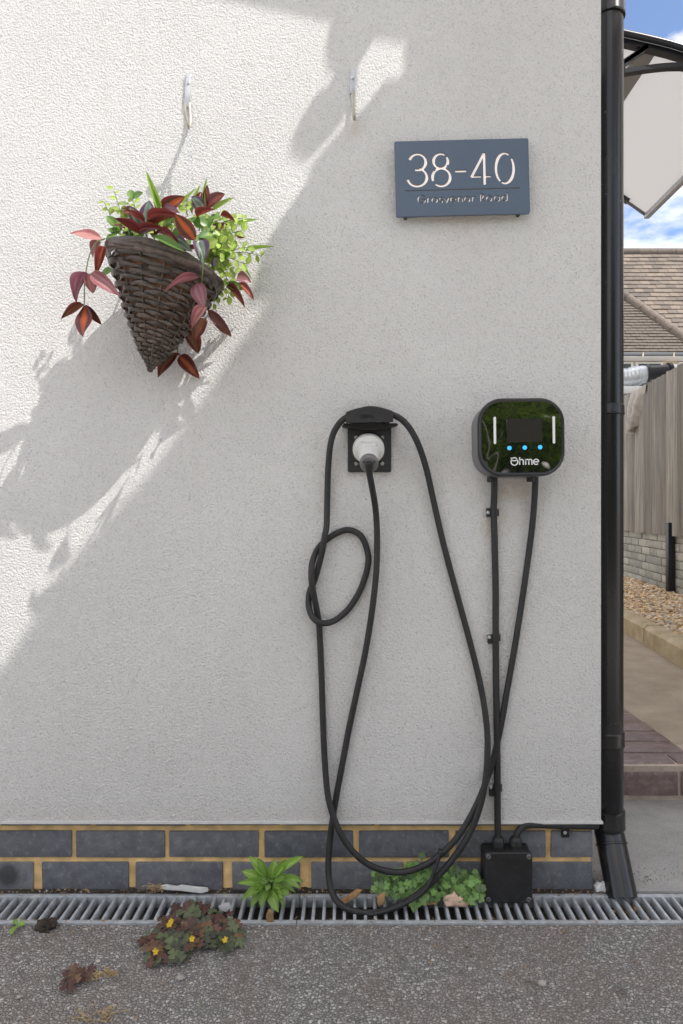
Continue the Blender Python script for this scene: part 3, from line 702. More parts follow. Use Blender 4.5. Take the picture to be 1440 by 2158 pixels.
sup = [P(1042, 998, -.040), P(1042, 1040, -.032), P(1041, 1080, -.0285), P(1043, 1150, -.0285), P(1045, 1250, -.0285), P(1045, 1340, -.0285), P(1046, 1450, -.0285), P(1048, 1560, -.0285), P(1049, 1660, -.0285), P(1049, 1720, -.0285), P(1050, 1762, -.028), P(1050, 1778, -.027)]
sv = MB(); sv.tube(spline(sup, 8), .0076, 14); tag(sv.build('supply_cable', M_cable, None, 80), 'straight black supply cable clipped between charger and junction box', 'cable')
for px, py, nth in ((1043, 1080, 'just under the charger'), (1046, 1343, 'halfway down the wall'), (1049, 1659, 'just above the brick plinth')):
    t = thing('cable_clip', 'small black cable clip with screw '+nth, 'cable clip', P(px, py, WY), 'clips along the supply cable')
    k = MB(); a, c = P(px-22, py+9, 0), P(px-4, py-9, 0); k.box((a.x, WY-.009, a.z), (c.x, WY+.001, c.z), .001)
    k.build('foot', M_plastic, t)
    ctr = P(px, py, -.0285); aa = MB(); rr_ = []
    for kk in range(13):
        an = PI*kk/12+PI/2; rr_.append(ctr+Vector((-.0102*math.cos(an-PI/2), -.0102*math.sin(an-PI/2), 0)))
    rr_ = [Vector((p.x, p.y, p.z)) for p in rr_]
    l0 = [p+Vector((0, 0, -.008)) for p in rr_]+[ctr+(p-ctr)*.80+Vector((0, 0, -.008)) for p in rr_[::-1]]
    l1 = [p+Vector((0, 0, .016)) for p in l0]; aa.loft([l0, l1]); aa.build('saddle', M_plastic, t, 40)
    s_ = MB(); cc = P(px-14, py, -.0292); s_.lathe([(.0042, 0), (.0040, .0012), (.0026, .002), (.0012, .0012), (.0001, .0012)], Matrix.Translation(cc) @ Matrix.Rotation(PI/2, 4, 'X'), 16); s_.build('screw', M_steel, t)
ob = MB(); ob.tube(spline([P(1087, 1778, -.027), P(1088, 1766, -.027), P(1093, 1752, -.025), P(1108, 1740, -.021), P(1135, 1738, -.018), P(1180, 1740, -.015), P(1230, 1741, -.013), P(1249, 1741, -.009), P(1256, 1741, .012), P(1256, 1741, .06)], 8), .0080, 14)
tag(ob.build('outgoing_cable', M_cable, None, 80), 'black cable bending from the junction box along under the render edge', 'cable')
t = thing('cable_clip', 'small black cable clip with screw on the dark bricks', 'cable clip', P(1190, 1745, 0), 'clips along the supply cable')
k = MB(); a, c = P(1183, 1763, 0), P(1199, 1746, 0); k.box((a.x, -.006, a.z), (c.x, .003, c.z), .001); k.build('foot', M_plastic, t)
k = MB(); a, c = P(1183, 1743, -.01), P(1199, 1728, -.01)
k.lathe([(.0102, -.0085), (.0102, .0085)], Matrix.Translation(P(1191, 1740.5, -.0145)) @ Matrix.Rotation(PI/2, 4, 'Y'), 20); k.build('saddle', M_plastic, t)
s_ = MB(); s_.lathe([(.0042, 0), (.004, .0012), (.0026, .002), (.0012, .0012), (.0001, .0012)], Matrix.Translation(P(1191, 1755, -.0062)) @ Matrix.Rotation(PI/2, 4, 'X'), 16); s_.build('screw', M_steel, t)

# junction box
jf = -.052
jb = thing('junction_box', 'square black junction box with two cable glands standing on the grating', 'junction box', P(1072, 1905, -.05))
p0, p1 = P(1022, 1904, jf), P(1123, 1798, jf)
cx_, cz_ = (p0.x+p1.x)/2, (p0.z+p1.z)/2; ww, hh_ = p1.x-p0.x, p1.z-p0.z
def L2(w_, h_, r, y): return [Vector((x, y, z)) for x, z in rrect(w_, h_, r, 5, cx_, cz_)]
jm = MB(); jm.loft([L2(ww-.002, hh_-.002, .008, jf+.0145), L2(ww+.001, hh_+.001, .008, -.004)]); jm.build('body', M_plastic, jb)
jm = MB(); jm.loft([L2(ww-.004, hh_-.004, .007, jf), L2(ww, hh_, .008, jf+.0025), L2(ww, hh_, .008, jf+.0135)]); jm.build('lid', M_plastic, jb)
for sx in (-1, 1):
    for sz in (-1, 1):
        s_ = MB(); s_.lathe([(.0058, -.002), (.0058, .0006), (.005, .0012), (.0001, .0012)], Matrix.Translation((cx_+sx*(ww/2-.0085), jf, cz_+sz*(hh_/2-.0085))) @ Matrix.Rotation(PI/2, 4, 'X'), 16); so_ = s_.build('lid_screw', M_grey, jb)
        s2 = MB(); s2.box((-.005, -.0016, -.0008), (.005, -.0004, .0008), 0, Matrix.Translation((cx_+sx*(ww/2-.0085), jf, cz_+sz*(hh_/2-.0085))) @ Matrix.Rotation(rnd.uniform(-1, 1), 4, 'Y')); s2.build('slot', M_dark, so_)
ztop = cz_+hh_/2
for px in (1050, 1087):
    g0 = P(px, 1785, -.027); g = MB()
    g.lathe([(.0165, -.002), (.0165, .005)], Matrix.Translation((g0.x, -.027, ztop)), 6); g.lathe([(.0135, .005), (.0145, .006), (.0145, .018), (.0125, .023), (.0095, .0265)], Matrix.Translation((g0.x, -.027, ztop)), 20)
    g.build('gland', M_plastic, jb, 30)

# ------------------------------------------------------------------ downpipe
DPX, DPY, PR = .633, .058, .034
dp = thing('downpipe', 'black plastic downpipe with collars and an angled outlet shoe', 'downpipe', (DPX, DPY, 0))
def pz(py, Y=DPY-PR): return P(0, py, Y).z
def pipe(z0, z1, r=PR, name='pipe', mat=None):
    m_ = MB(); m_.lathe([(r-.003, z0), (r, z0+.0005), (r, z1-.0005), (r-.003, z1)], Matrix.Translation((DPX, DPY, 0)), 40, False); return m_.build(name, mat or M_pipe, dp, 40)
pipe(pz(861), EZ-.02); pipe(pz(1562), pz(868)); pipe(pz(1752), pz(1570))
def collar(ya, yb_, r):
    m_ = MB(); a, b_ = pz(yb_), pz(ya)
    m_.lathe([(PR, a), (r, a+.001), (r+.001, a+.004), (r, a+.007), (r, b_-.004), (r-.001, b_-.001), (PR, b_)], Matrix.Translation((DPX, DPY, 0)), 40, False); m_.build('collar', M_pipe, dp, 50)
collar(849, 872, PR+.0022); collar(1549, 1581, PR+.0028); collar(1716, 1757, PR+.0040)
collar(-30, 19, PR+.004)
sh = MB(); e = P(1312, 1893, -.016)
top = Vector((DPX, DPY, pz(1752))); mid = Vector((DPX+.001, DPY-.006, pz(1776)))
sp_ = spline([top, Vector((DPX, DPY-.001, pz(1765))), mid, mid+(e-mid)*.25, mid+(e-mid)*.6, e], 5)
sh.tube(sp_, [PR+.0012]*len(sp_), 36, False)
inner = MB(); inner.tube(sp_, [PR-.002]*len(sp_), 36, False)
sh.add(inner.v, [f[::-1] for f in inner.f])
n0 = len(sp_); k0 = (n0-1)*36; k1 = n0*36+(n0-1)*36
sh.f += [(k0+k, k0+(k+1) % 36, k1+(k+1) % 36, k1+k) for k in range(36)]
sh.build('shoe', M_pipe, dp, 40)
rg = MB(); q = mid+(e-mid)*.12; dd = (e-mid).normalized()
rg.lathe([(PR+.001, -.003), (PR+.0036, -.0018), (PR+.0036, .0018), (PR+.001, .003)], Matrix.Translation(q) @ dd.to_track_quat('Z', 'Y').to_matrix().to_4x4(), 36, False); rg.build('ridge', M_pipe, dp, 40)

# ------------------------------------------------------------------ leaves
def leaf_mesh(name, mat, fold=.12, droop=.25, nl=8, nw=4, belly=.42, RND=.75, wave=0.0, thick=True):
    mb = MB(); uv = []
    for i in range(nl+1):
        t = i/nl
        wd = (math.sin(PI*min(1, t**(math.log(.5)/math.log(belly))))**RND)*(1-.12*t) if 0 < i < nl else .03*(1-t)+.004
        for j in range(nw+1):
            s_ = j/nw-.5
            z = fold*abs(s_)*2*wd*.5-droop*t*t+wave*math.sin(t*9+j)*.03
            mb.v.append(Vector((s_*wd, t-.15*abs(droop)*t*t, z))); uv.append((j/nw, t))
    for i in range(nl):
        for j in range(nw): a = i*(nw+1)+j; mb.f.append((a, a+1, a+nw+2, a+nw+1))
    mb.uv = uv
    me = bpy.data.meshes.new(name); me.from_pydata([tuple(v) for v in mb.v], [], mb.f)
    uvl = me.uv_layers.new(name='UVMap')
    for lp_ in me.loops: uvl.data[lp_.index].uv = uv[lp_.vertex_index]
    me.materials.append(mat); me.polygons.foreach_set('use_smooth', [True]*len(me.polygons)); me.update(); return me
def fan_mesh(name, mat, lobes, depth, dish=.1, n=30, heart=False):   # lobed leaf, radius about .5
    vs = [(0, 0, 0)]; uv = [(.5, .0)]
    for k in range(n):
        a = 2*PI*k/n
        r = .5*(1-depth+depth*abs(math.cos(lobes*a/2))**.7)
        vs.append((r*math.sin(a), r*math.cos(a), dish*r*r*4*.3+.03*math.cos(lobes*a))); uv.append((.5+r*.95, a/6))
    fs = [(0, 1+k, 1+(k+1) % n) for k in range(n)]
    me = bpy.data.meshes.new(name); me.from_pydata(vs, [], fs); uvl = me.uv_layers.new(name='UVMap')
    for lp_ in me.loops: uvl.data[lp_.index].uv = uv[lp_.vertex_index]
    me.materials.append(mat); me.polygons.foreach_set('use_smooth', [True]*len(me.polygons)); me.update(); return me
def clover_mesh(name, mat):
    vs = []; fs = []; uv = []
    for q in range(3):
        a0 = 2*PI*q/3
        loop = [(0, 0), (.24, .16), (.37, .33), (.33, .50), (.15, .56), (0, .46), (-.15, .56), (-.33, .50), (-.37, .33), (-.24, .16)]
        b0 = len(vs); ca, sa = math.cos(a0), math.sin(a0)
        vs.append((-.30*sa, .30*ca, -.02)); uv.append((.5, 0))
        for x, y in loop: vs.append((x*ca-y*sa, x*sa+y*ca, .10*abs(x)-.14*y*y)); uv.append((.5+abs(x)*1.4, y))
        m_ = len(loop)
        fs += [(b0, b0+1+k, b0+1+(k+1) % m_) for k in range(m_)]
    me = bpy.data.meshes.new(name); me.from_pydata(vs, [], fs); uvl = me.uv_layers.new(name='UVMap')
    for lp_ in me.loops: uvl.data[lp_.index].uv = uv[lp_.vertex_index]
    me.materials.append(mat); me.polygons.foreach_set('use_smooth', [True]*len(me.polygons)); me.update(); return me
def frame(base, dirv, nrm, wd, ln_):
    d_ = dirv.normalized(); n_ = nrm-d_*nrm.dot(d_)
    if n_.length < 1e-4: n_ = Vector((0, -1, .1))-d_*Vector((0, -1, .1)).dot(d_)
    n_.normalize(); s_ = d_.cross(n_)
    return Matrix.Translation(base) @ Matrix(((s_.x, d_.x, n_.x, 0), (s_.y, d_.y, n_.y, 0), (s_.z, d_.z, n_.z, 0), (0, 0, 0, 1))) @ Matrix.Diagonal((wd, ln_, ln_, 1))
def rv(s_): return Vector((rnd.uniform(-s_, s_), rnd.uniform(-s_, s_), rnd.uniform(-s_, s_)))

# ------------------------------------------------------------------ hanging basket
A = P(315, 787, -.095); RC = P(347, 566, -.116); RR = .127
def sq(Y): return -.02+(Y+.02)*.72          # wall baskets are shallow
ub = Vector((math.cos(math.radians(15)), 0, -math.sin(math.radians(15)))); vb = Vector((0.0, -1, .20)).normalized()*.74
bask = thing('wicker_basket', 'dark brown cone-shaped wicker basket hanging on a chain from the hook', 'basket', A)
def cone(t, a, off=0.0):
    r = RR*(t**.86)*min(1, .35+t*4)+off
    c = A.lerp(RC, t)
    return c+(ub*math.cos(a)+vb*math.sin(a)*1.0)*r
NR = 14
for j in range(NR):
    a = 2*PI*j/NR; pts = [cone(.015+.985*k/14, a) for k in range(15)]
    r_ = MB(); r_.tube(pts, .0014, 5); r_.build('rib', M_wicker, bask)
t_ = .03; rows = []
while t_ < .955:
    rows.append(t_); t_ += .030+.020*t_
for i, t0 in enumerate(rows):
    hgt = (.030+.020*t0)*.5*.76
    mb = MB(); n = NR*8; ins = []
    for k in range(n):
        a = 2*PI*k/n
        ph = math.cos(NR/2*a+(PI if i % 2 else 0))
        amp = min(.0062, .0016+.008*t0)
        wob = .012*noise.noise(Vector((math.cos(a)*2, math.sin(a)*2, i*.9)))*t0+.006*noise.noise(Vector((math.cos(a)*5, math.sin(a)*5, i*2.1)))*t0
        off = ph*amp; tw = .0026*noise.noise(Vector((math.cos(a)*3, math.sin(a)*3, i*1.7+9)))
        hk = hgt*(1+.25*noise.noise(Vector((math.cos(a)*4, math.sin(a)*4, i*3.1))))
        ins.append([cone(t0+wob-hk, a, off+.0012+tw), cone(t0+wob, a, off+.0022), cone(t0+wob+hk, a, off+.0012-tw), cone(t0+wob+hk, a, off-.0004-tw), cone(t0+wob-hk, a, off-.0004+tw)])
    vs = [p for q in ins for p in q]; fs = []
    for k in range(n):
        for c_ in range(5): fs.append((k*5+c_, k*5+(c_+1) % 5, ((k+1) % n)*5+(c_+1) % 5, ((k+1) % n)*5+c_))
    mb.add(vs, fs); mb.build('weave_strand', M_wicker, bask, 50)
for i in range(5):                                # flat wrapped rim bands
    mb = MB(); n = 120; vs = []; fs = []
    for k in range(n):
        a = 2*PI*k/n; ca, sa = math.cos(a), math.sin(a)
        tc0 = (.945, .975, 1.0, .99, .96)[i]+.009*math.sin((i % 3+1)*a+i*1.9)+.008*noise.noise(Vector((ca*4, sa*4, i)))
        hk = .026+.006*noise.noise(Vector((ca*3, sa*3, i*4.0))); off = .0025+.0022*math.sin(3*a+i*1.3)+.0008*i
        vs += [cone(tc0-hk, a, off), cone(tc0, a, off+.0016), cone(tc0+hk, a, off-.0006), cone(tc0+hk, a, off-.003), cone(tc0-hk, a, off-.0022)]
    for k in range(n):
        for c_ in range(5): fs.append((k*5+c_, k*5+(c_+1) % 5, ((k+1) % n)*5+(c_+1) % 5, ((k+1) % n)*5+c_))
    mb.add(vs, fs); mb.build('rim_strand', M_wicker, bask, 50)
lin_ = MB(); n = 40; loops = [[cone(t0, 2*PI*k/n, -.006) for k in range(n)] for t0 in (.06, .3, .6, .95)]
lin_.loft(loops); lin_.build('liner', simple('coir_liner', (.13, .065, .035), .95, .3, 40, .002, 200), bask, 60)
def chain(a, b_, parent):
    mb = MB(); n = int((b_-a).length/.0062); d_ = (b_-a)/n
    for k in range(n):
        c = a+d_*(k+.5)+Vector((0, 0, -.004*math.sin(PI*k/n))); zz = d_.normalized()
        s_ = zz.cross(Vector((0, 1, .01)) if k % 2 else Vector((1, 0, .01))).normalized()
        loop = []
        for q in range(10):
            an = 2*PI*q/10; loop.append(c+zz*(.0048*math.cos(an))+s_*(.0023*math.sin(an)))
        mb.tube(loop, .00062, 4, False, True)
    return mb.build('chain', M_alu, parent, 60)
HT = P(399, 266, -.052)
chain(HT, P(394, 455, -.13), bask); chain(HT+Vector((.001, .001, 0)), P(420, 560, -.06), bask); chain(HT, P(300, 520, -.08), bask)

def hook(px, py, label, second):
    t = thing('wall_hook', label, 'hook', P(px, py, WY), 'plant hooks on the wall')
    wpx = 11
    a, c = P(px-wpx/2-1, py+70 if not second else py+52, WY), P(px+wpx/2-1, py, WY)
    pts = []
    m_ = MB(); m_.box((a.x, WY-.0045, a.z), (c.x, WY+.002, c.z), .0012, Matrix.Translation(P(px, py+35)) @ Matrix.Rotation(math.radians(2.5), 4, 'Y') @ Matrix.Translation(-P(px, py+35)))
    m_.build('plate', M_alu, t)
    for yy in ((17, 63) if not second else (17,)):
        q = P(px+(-.5 if yy < 20 else 2), py+yy, WY-.0045); s_ = MB()
        s_.lathe([(.0042, 0), (.0038, .0015), (.0018, .0021), (.0014, .0010), (.0001, .0010)], Matrix.Translation(q) @ Matrix.Rotation(PI/2, 4, 'X'), 14); s_.build('screw', M_steel, t)
    r_ = MB()
    if not second: pp = [P(px+2, py+60, WY-.004), P(px+4, py+85, WY-.006), P(px+4, py+102, WY-.012), P(px+2, py+109, WY-.026), P(px-1, py+104, WY-.040), P(px-6, py+85, WY-.048), P(px-9, py+60, WY-.053)]
    else: pp = [P(px, py+48, WY-.004), P(px+1, py+75, WY-.006), P(px+2, py+98, WY-.012), P(px+3, py+104, WY-.026), P(px+3, py+98, WY-.040), P(px+1, py+80, WY-.047), P(px-1, py+52, WY-.052)]
    r_.tube(spline(pp, 6), .0036, 10); r_.build('rod', M_brass, t, 60)
hook(397, 158, 'zinc wall hook that carries the hanging basket', False)
hook(744, 147, 'empty zinc wall hook without a basket', True)
t = thing('wall_screw', 'lone screw left in the wall below the basket', 'screw', P(340, 927, WY))
s_ = MB(); s_.lathe([(.002, 0), (.002, .008), (.0052, .011), (.0050, .013), (.0022, .0135), (.0014, .0115), (.0001, .0115)], Matrix.Translation(P(340, 927, WY)) @ Matrix.Rotation(PI/2, 4, 'X'), 16); s_.build('shaft', M_steel, t)

def Z(u, v, Y): return P(100+u/2.88, 340+v/2.88, sq(Y))
L_lance = {k: [leaf_mesh('leaf_'+k, m_, f_, d0_, 10, 4, bl_, .75, wv_) for f_, d0_, bl_, wv_ in ((.25, .10, .42, .6), (.55, .28, .38, 1.0), (.05, -.14, .46, .9), (.8, .18, .42, .5))] for k, m_ in (('red', M_lred), ('orange', M_lorange), ('purple', M_lpurple), ('pink', M_lpink), ('maroon', M_lmaroon))}
L_green = leaf_mesh('leaf_green', M_lgreen, .2, .15, belly=.5)
L_limeo = leaf_mesh('leaf_lime_round', M_llime, .2, .1, 5, 2, belly=.55)
L_limeg = leaf_mesh('leaf_lime', M_llime, .2, .15, belly=.5)
L_blade = leaf_mesh('blade', M_lgrass, .3, .1, 10, 2, belly=.25)
trad = thing('red_leaf_plant', 'artificial plant with large striped red and purple leaves trailing from the basket', 'plant', RC)
TL = [  # base u,v  tip u,v  width  kind  depth(base, tip)
 (335, 480, 135, 420, 78, 'pink', -.19, -.22), (345, 515, 288, 685, 58, 'red', -.22, -.24), (330, 490, 262, 570, 64, 'pink', -.19, -.20),
 (250, 680, 148, 842, 60, 'pink', -.22, -.24), (255, 680, 278, 808, 74, 'pink', -.22, -.20), (265, 680, 428, 802, 84, 'pink', -.22, -.26),
 (222, 868, 68, 948, 52, 'maroon', -.22, -.24), (222, 875, 235, 1085, 108, 'orange', -.225, -.27), (228, 870, 332, 996, 46, 'maroon', -.22, -.19),
 (585, 425, 505, 275, 84, 'purple', -.20, -.20), (602, 400, 617, 230, 100, 'purple', -.20, -.21), (592, 372, 468, 275, 44, 'red', -.21, -.24), (575, 445, 405, 335, 56, 'red', -.24, -.28),
 (620, 390, 795, 306, 56, 'red', -.22, -.26), (572, 445, 695, 388, 46, 'red', -.25, -.29), (632, 450, 612, 320, 60, 'maroon', -.19, -.19),
 (715, 305, 818, 202, 96, 'orange', -.17, -.20), (700, 282, 795, 302, 56, 'pink', -.18, -.22),
 (955, 292, 868, 212, 78, 'purple', -.16, -.19), (925, 285, 930, 172, 44, 'red', -.15, -.15), (955, 285, 972, 148, 46, 'maroon', -.14, -.14), (968, 275, 1070, 188, 96, 'red', -.15, -.18), (908, 338, 1004, 282, 52, 'red', -.18, -.21),
 (897, 478, 778, 318, 98, 'orange', -.27, -.29), (920, 480, 950, 606, 98, 'purple', -.29, -.31), (690, 428, 788, 474, 58, 'red', -.25, -.28), (790, 480, 870, 540, 70, 'purple', -.25, -.28),
 (925, 708, 692, 756, 40, 'pink', -.30, -.33), (905, 740, 948, 882, 96, 'pink', -.30, -.32), (968, 888, 868, 1002, 70, 'pink', -.19, -.21), (975, 898, 1112, 1068, 66, 'maroon', -.10, -.05), (962, 955, 876, 1090, 98, 'maroon', -.15, -.15),
 (835, 1025, 928, 1168, 90, 'maroon', -.09, -.06), (785, 1180, 662, 1302, 84, 'maroon', -.055, -.075), (800, 1180, 924, 1314, 80, 'orange', -.055, -.05), (765, 1195, 805, 1165, 34, 'red', -.055, -.065),
 (1085, 760, 1203, 855, 52, 'red', -.13, -.15), (1165, 735, 1255, 832, 46, 'red', -.12, -.14), (1150, 708, 1235, 718, 76, 'pink', -.11, -.12), (1140, 430, 1203, 464, 40, 'red', -.11, -.11), (1050, 330, 1140, 356, 40, 'red', -.12, -.13), (520, 320, 440, 280, 60, 'maroon', -.17, -.18), (700, 250, 660, 320, 60, 'maroon', -.15, -.15), (1000, 420, 1100, 380, 60, 'maroon', -.14, -.15)]
for (u0, v0, u1, v1, wd, kd, y0, y1) in TL:
    a, c = Z(u0, v0, y0), Z(u1, v1, y1); d_ = c-a; pxm = (D+y0)/F/2.88
    nrm = Vector((rnd.uniform(-.35, .35), -1, rnd.uniform(-.1, .6)))
    link('leaf', rnd.choice(L_lance[kd]), trad, frame(a, d_, nrm, wd*pxm*1.12, d_.length))
for pts in (((350, 470, -.20), (300, 490, -.21), (255, 570, -.22), (228, 720, -.222), (224, 870, -.222)), ((890, 480, -.28), (935, 560, -.30), (945, 640, -.305), (940, 740, -.28), (968, 890, -.18)), ((795, 1090, -.07), (792, 1130, -.06), (788, 1182, -.055)), ((600, 400, -.20), (605, 470, -.19)), ((955, 290, -.15), (920, 420, -.16)), ((890, 1000, -.15), (845, 1030, -.12), (800, 1060, -.08), (795, 1095, -.07))):
    s_ = MB(); s_.tube(spline([Z(*p) for p in pts], 5), .0014, 6); s_.build('stem', M_stem, trad, 60)
grn = thing('green_leaf_plant', 'artificial bushy lime green sprigs and grass blades filling the basket', 'plant', RC)
for (u0, v0, u1, v1, wd, y0, y1) in ((640, 452, 825, 524, 54, -.27, -.31), (985, 400, 880, 350, 95, -.17, -.20), (940, 430, 1000, 320, 95, -.17, -.18), (1040, 440, 925, 445, 85, -.18, -.22), (1050, 330, 990, 340, 60, -.15, -.17), (400, 660, 305, 690, 70, -.12, -.10), (500, 260, 418, 252, 40, -.16, -.18), (520, 225, 575, 180, 60, -.15, -.16), (515, 240, 500, 160, 50, -.15, -.14), (420, 440, 350, 480, 55, -.18, -.20), (960, 480, 880, 470, 70, -.2, -.22), (1080, 740, 1190, 770, 55, -.13, -.14), (900, 340, 840, 380, 60, -.19, -.22), (700, 400, 760, 330, 70, -.18, -.2), (450, 380, 400, 440, 60, -.17, -.18)):
    a, c = Z(u0, v0, y0), Z(u1, v1, y1); d_ = c-a
    link('leaf', L_green, grn, frame(a, d_, Vector((rnd.uniform(-.4, .4), -1, rnd.uniform(.2, .9))), wd*(D+y0)/F/2.88*1.1, d_.length))
for (u0, v0, u1, v1, wd, y0, y1) in ((692, 312, 590, 32, 34, -.18, -.17), (684, 312, 640, 170, 30, -.18, -.18), (800, 300, 900, 150, 22, -.16, -.15), (962, 280, 958, 80, 16, -.14, -.13), (1000, 300, 1142, 208, 28, -.14, -.12), (1150, 390, 1285, 340, 16, -.12, -.1), (1200, 545, 1385, 508, 22, -.12, -.10), (700, 420, 690, 250, 26, -.2, -.2), (880, 320, 920, 120, 14, -.15, -.14), (640, 430, 560, 300, 24, -.19, -.19), (1180, 640, 1250, 722, 14, -.11, -.1), (1230, 540, 1310, 520, 14, -.11, -.1)):
    a, c = Z(u0, v0, y0), Z(u1, v1, y1); d_ = c-a
    link('blade', L_blade, grn, frame(a, d_, Vector((rnd.uniform(-.6, .6), -1, .3)), wd*(D+y0)/F/2.88*1.3, d_.length))
def sprig(u0, v0, u1, v1, y0, y1, nl, sz):
    a, c = Z(u0, v0, y0), Z(u1, v1, y1); pts = [a.lerp(c, k/6)+Vector((0, 0, .006*math.sin(PI*k/6)))+rv(.001) for k in range(7)]
    s_ = MB(); s_.tube(pts, .0008, 5); s_.build('sprig_stem', M_stem, grn, 60)
    for k in range(nl):
        t_ = .18+.82*k/(nl-1); base = a.lerp(c, t_)+Vector((0, 0, .006*math.sin(PI*t_)))
        ax_ = (c-a).normalized(); side = ax_.cross(Vector((0, -1, 0))).normalized()*(1 if k % 2 else -1)
        d_ = (ax_*.55+side+rv(.45)).normalized(); q = sz*rnd.uniform(.75, 1.2)
        link('leaf', L_limeo, grn, frame(base, d_, Vector((rnd.uniform(-.5, .5), -1, rnd.uniform(.1, .9))), q*.72, q))
for s_ in range(26):
    u0, v0 = rnd.uniform(880, 1020), rnd.uniform(400, 640)
    an = rnd.uniform(-.55, 1.25); ln_ = rnd.uniform(110, 260)
    y0 = rnd.uniform(-.20, -.10)
    sprig(u0, v0, min(1300, u0+ln_*math.cos(an)), min(790, v0+ln_*math.sin(an)*.8), y0, y0+rnd.uniform(-.03, .02), rnd.randint(7, 9), .0185)
for k in range(46):                                # leaves crowding behind the rim
    u0 = rnd.uniform(400, 1080); rimv = 455+max(0, u0-560)*.33
    v0 = rimv+rnd.uniform(-70, 30); an = rnd.uniform(-2.7, -.4); ln_ = rnd.uniform(70, 130); y0 = rnd.uniform(-.22, -.13)
    a, c = Z(u0, v0, y0), Z(u0+ln_*math.cos(an), v0+ln_*math.sin(an)*.8, y0+rnd.uniform(-.05, .02)); d_ = c-a
    me_ = rnd.choice((L_green, L_green, L_limeg, L_limeg, L_lance['maroon'][0], L_lance['purple'][1]))
    link('leaf', me_, grn, frame(a, d_, Vector((rnd.uniform(-.6, .6), -1, rnd.uniform(.2, .9))), rnd.uniform(40, 70)*(D+y0)/F/2.88*1.15, d_.length))
for (u0, v0, u1, v1) in ((600, 460, 560, 350), (650, 470, 670, 340), (740, 480, 770, 380), (820, 500, 850, 400), (560, 450, 480, 360), (500, 450, 470, 330), (860, 430, 960, 330), (940, 420, 1080, 320), (430, 470, 345, 250), (470, 430, 400, 170), (500, 450, 440, 290), (520, 430, 460, 310), (690, 470, 700, 360), (480, 470, 430, 380), (760, 420, 740, 330), (560, 400, 520, 240), (850, 330, 830, 260), (1050, 380, 1200, 350), (1090, 560, 1300, 575), (1100, 760, 1010, 860), (1130, 770, 1090, 850)):
    sprig(u0, v0, u1, v1, -.18 if u0 < 900 else -.12, -.17 if u0 < 900 else -.1, 7, .0155)
so_ = MB(); so_.lathe([(.001, .02), (.05, .012), (.078, 0), (.074, -.02)], Matrix.Translation(A.lerp(RC, .93)), 24); so_.build('moss', M_soil, grn, 60)

# ------------------------------------------------------------------ weeds at the foot of the wall
wd_ = thing('broadleaf_weed', 'bright green broad-leaved weed rooted in the grating before the bricks', 'weed', P(570, 1890, -.05))
L_weedv = [leaf_mesh('leaf_weed', M_weed, f_, d0_, 9, 4, bl_, .62, wv_) for f_, d0_, bl_, wv_ in ((.18, .22, .58, .4), (.5, .38, .62, .9), (.1, .05, .55, 1.0), (.35, .5, .6, .6))]; L_weed = L_weedv[0]
wb_ = P(572, 1880, -.055)
wl = [(512, 1832, 15), (530, 1804, 14), (548, 1812, 16), (575, 1818, 15), (622, 1802, 15), (598, 1815, 14), (630, 1848, 17), (628, 1858, 15), (606, 1880, 17), (596, 1868, 15), (577, 1914, 19), (549, 1902, 17), (527, 1896, 15), (521, 1882, 14), (519, 1856, 13), (540, 1838, 14), (560, 1845, 16), (586, 1850, 16), (602, 1842, 15), (570, 1862, 17), (583, 1832, 15), (556, 1828, 14), (590, 1890, 14), (566, 1842, 13), (611, 1862, 13), (538, 1868, 14), (575, 1850, 12), (562, 1872, 13), (548, 1856, 12), (590, 1868, 12), (600, 1900, 12), (560, 1892, 14)]
for k, (px, py, wp) in enumerate(wl):
    far = math.hypot(px-570, py-1855)/50
    base = P(570+(px-570)*.25, 1862+(py-1862)*.25, -.065-.01*rnd.random()); tip_ = P(px, py, -.06-.05*far*(1 if py > 1855 else .35)-.01*rnd.random())
    d_ = tip_-base
    link('leaf', rnd.choice(L_weedv), wd_, frame(base, d_, Vector((rnd.uniform(-.7, .7), -.9, rnd.uniform(.5, 1.3))), wp*rnd.uniform(1.0, 1.4)*(D-.07)/F, d_.length*rnd.uniform(.85, 1.05)))
    s_ = MB(); s_.tube(spline([wb_+Vector((0, 0, -.02)), wb_.lerp(base, .6)+Vector((0, .004, 0)), base], 3), .0014, 5); s_.build('stem', M_stem, wd_, 60)

def inpoly(x, y, poly):
    c = False; n = len(poly)
    for i in range(n):
        x1_, y1_ = poly[i]; x2_, y2_ = poly[(i+1) % n]
        if (y1_ > y) != (y2_ > y) and x < (x2_-x1_)*(y-y1_)/(y2_-y1_)+x1_: c = not c
    return c
def scatter(poly, n, dmin):
    xs = [p[0] for p in poly]; ys = [p[1] for p in poly]; o = []; tries = 0
    while len(o) < n and tries < 20000:
        tries += 1; x, y = rnd.uniform(min(xs), max(xs)), rnd.uniform(min(ys), max(ys))
        if inpoly(x, y, poly) and all(math.hypot(x-a, y-b_) > dmin for a, b_ in o): o.append((x, y))
    return o
ivp = [(786, 1872), (788, 1842), (830, 1838), (880, 1820), (905, 1828), (918, 1858), (960, 1830), (1000, 1845), (1018, 1860), (1018, 1892), (990, 1900), (940, 1892), (905, 1900), (875, 1912), (840, 1890), (800, 1884)]
iv = thing('lobed_weed', 'green creeping weed with small lobed leaves beside the junction box', 'weed', P(900, 1885, -.04))
L_ivy = fan_mesh('leaf_lobed', M_ivy, 5, .34)
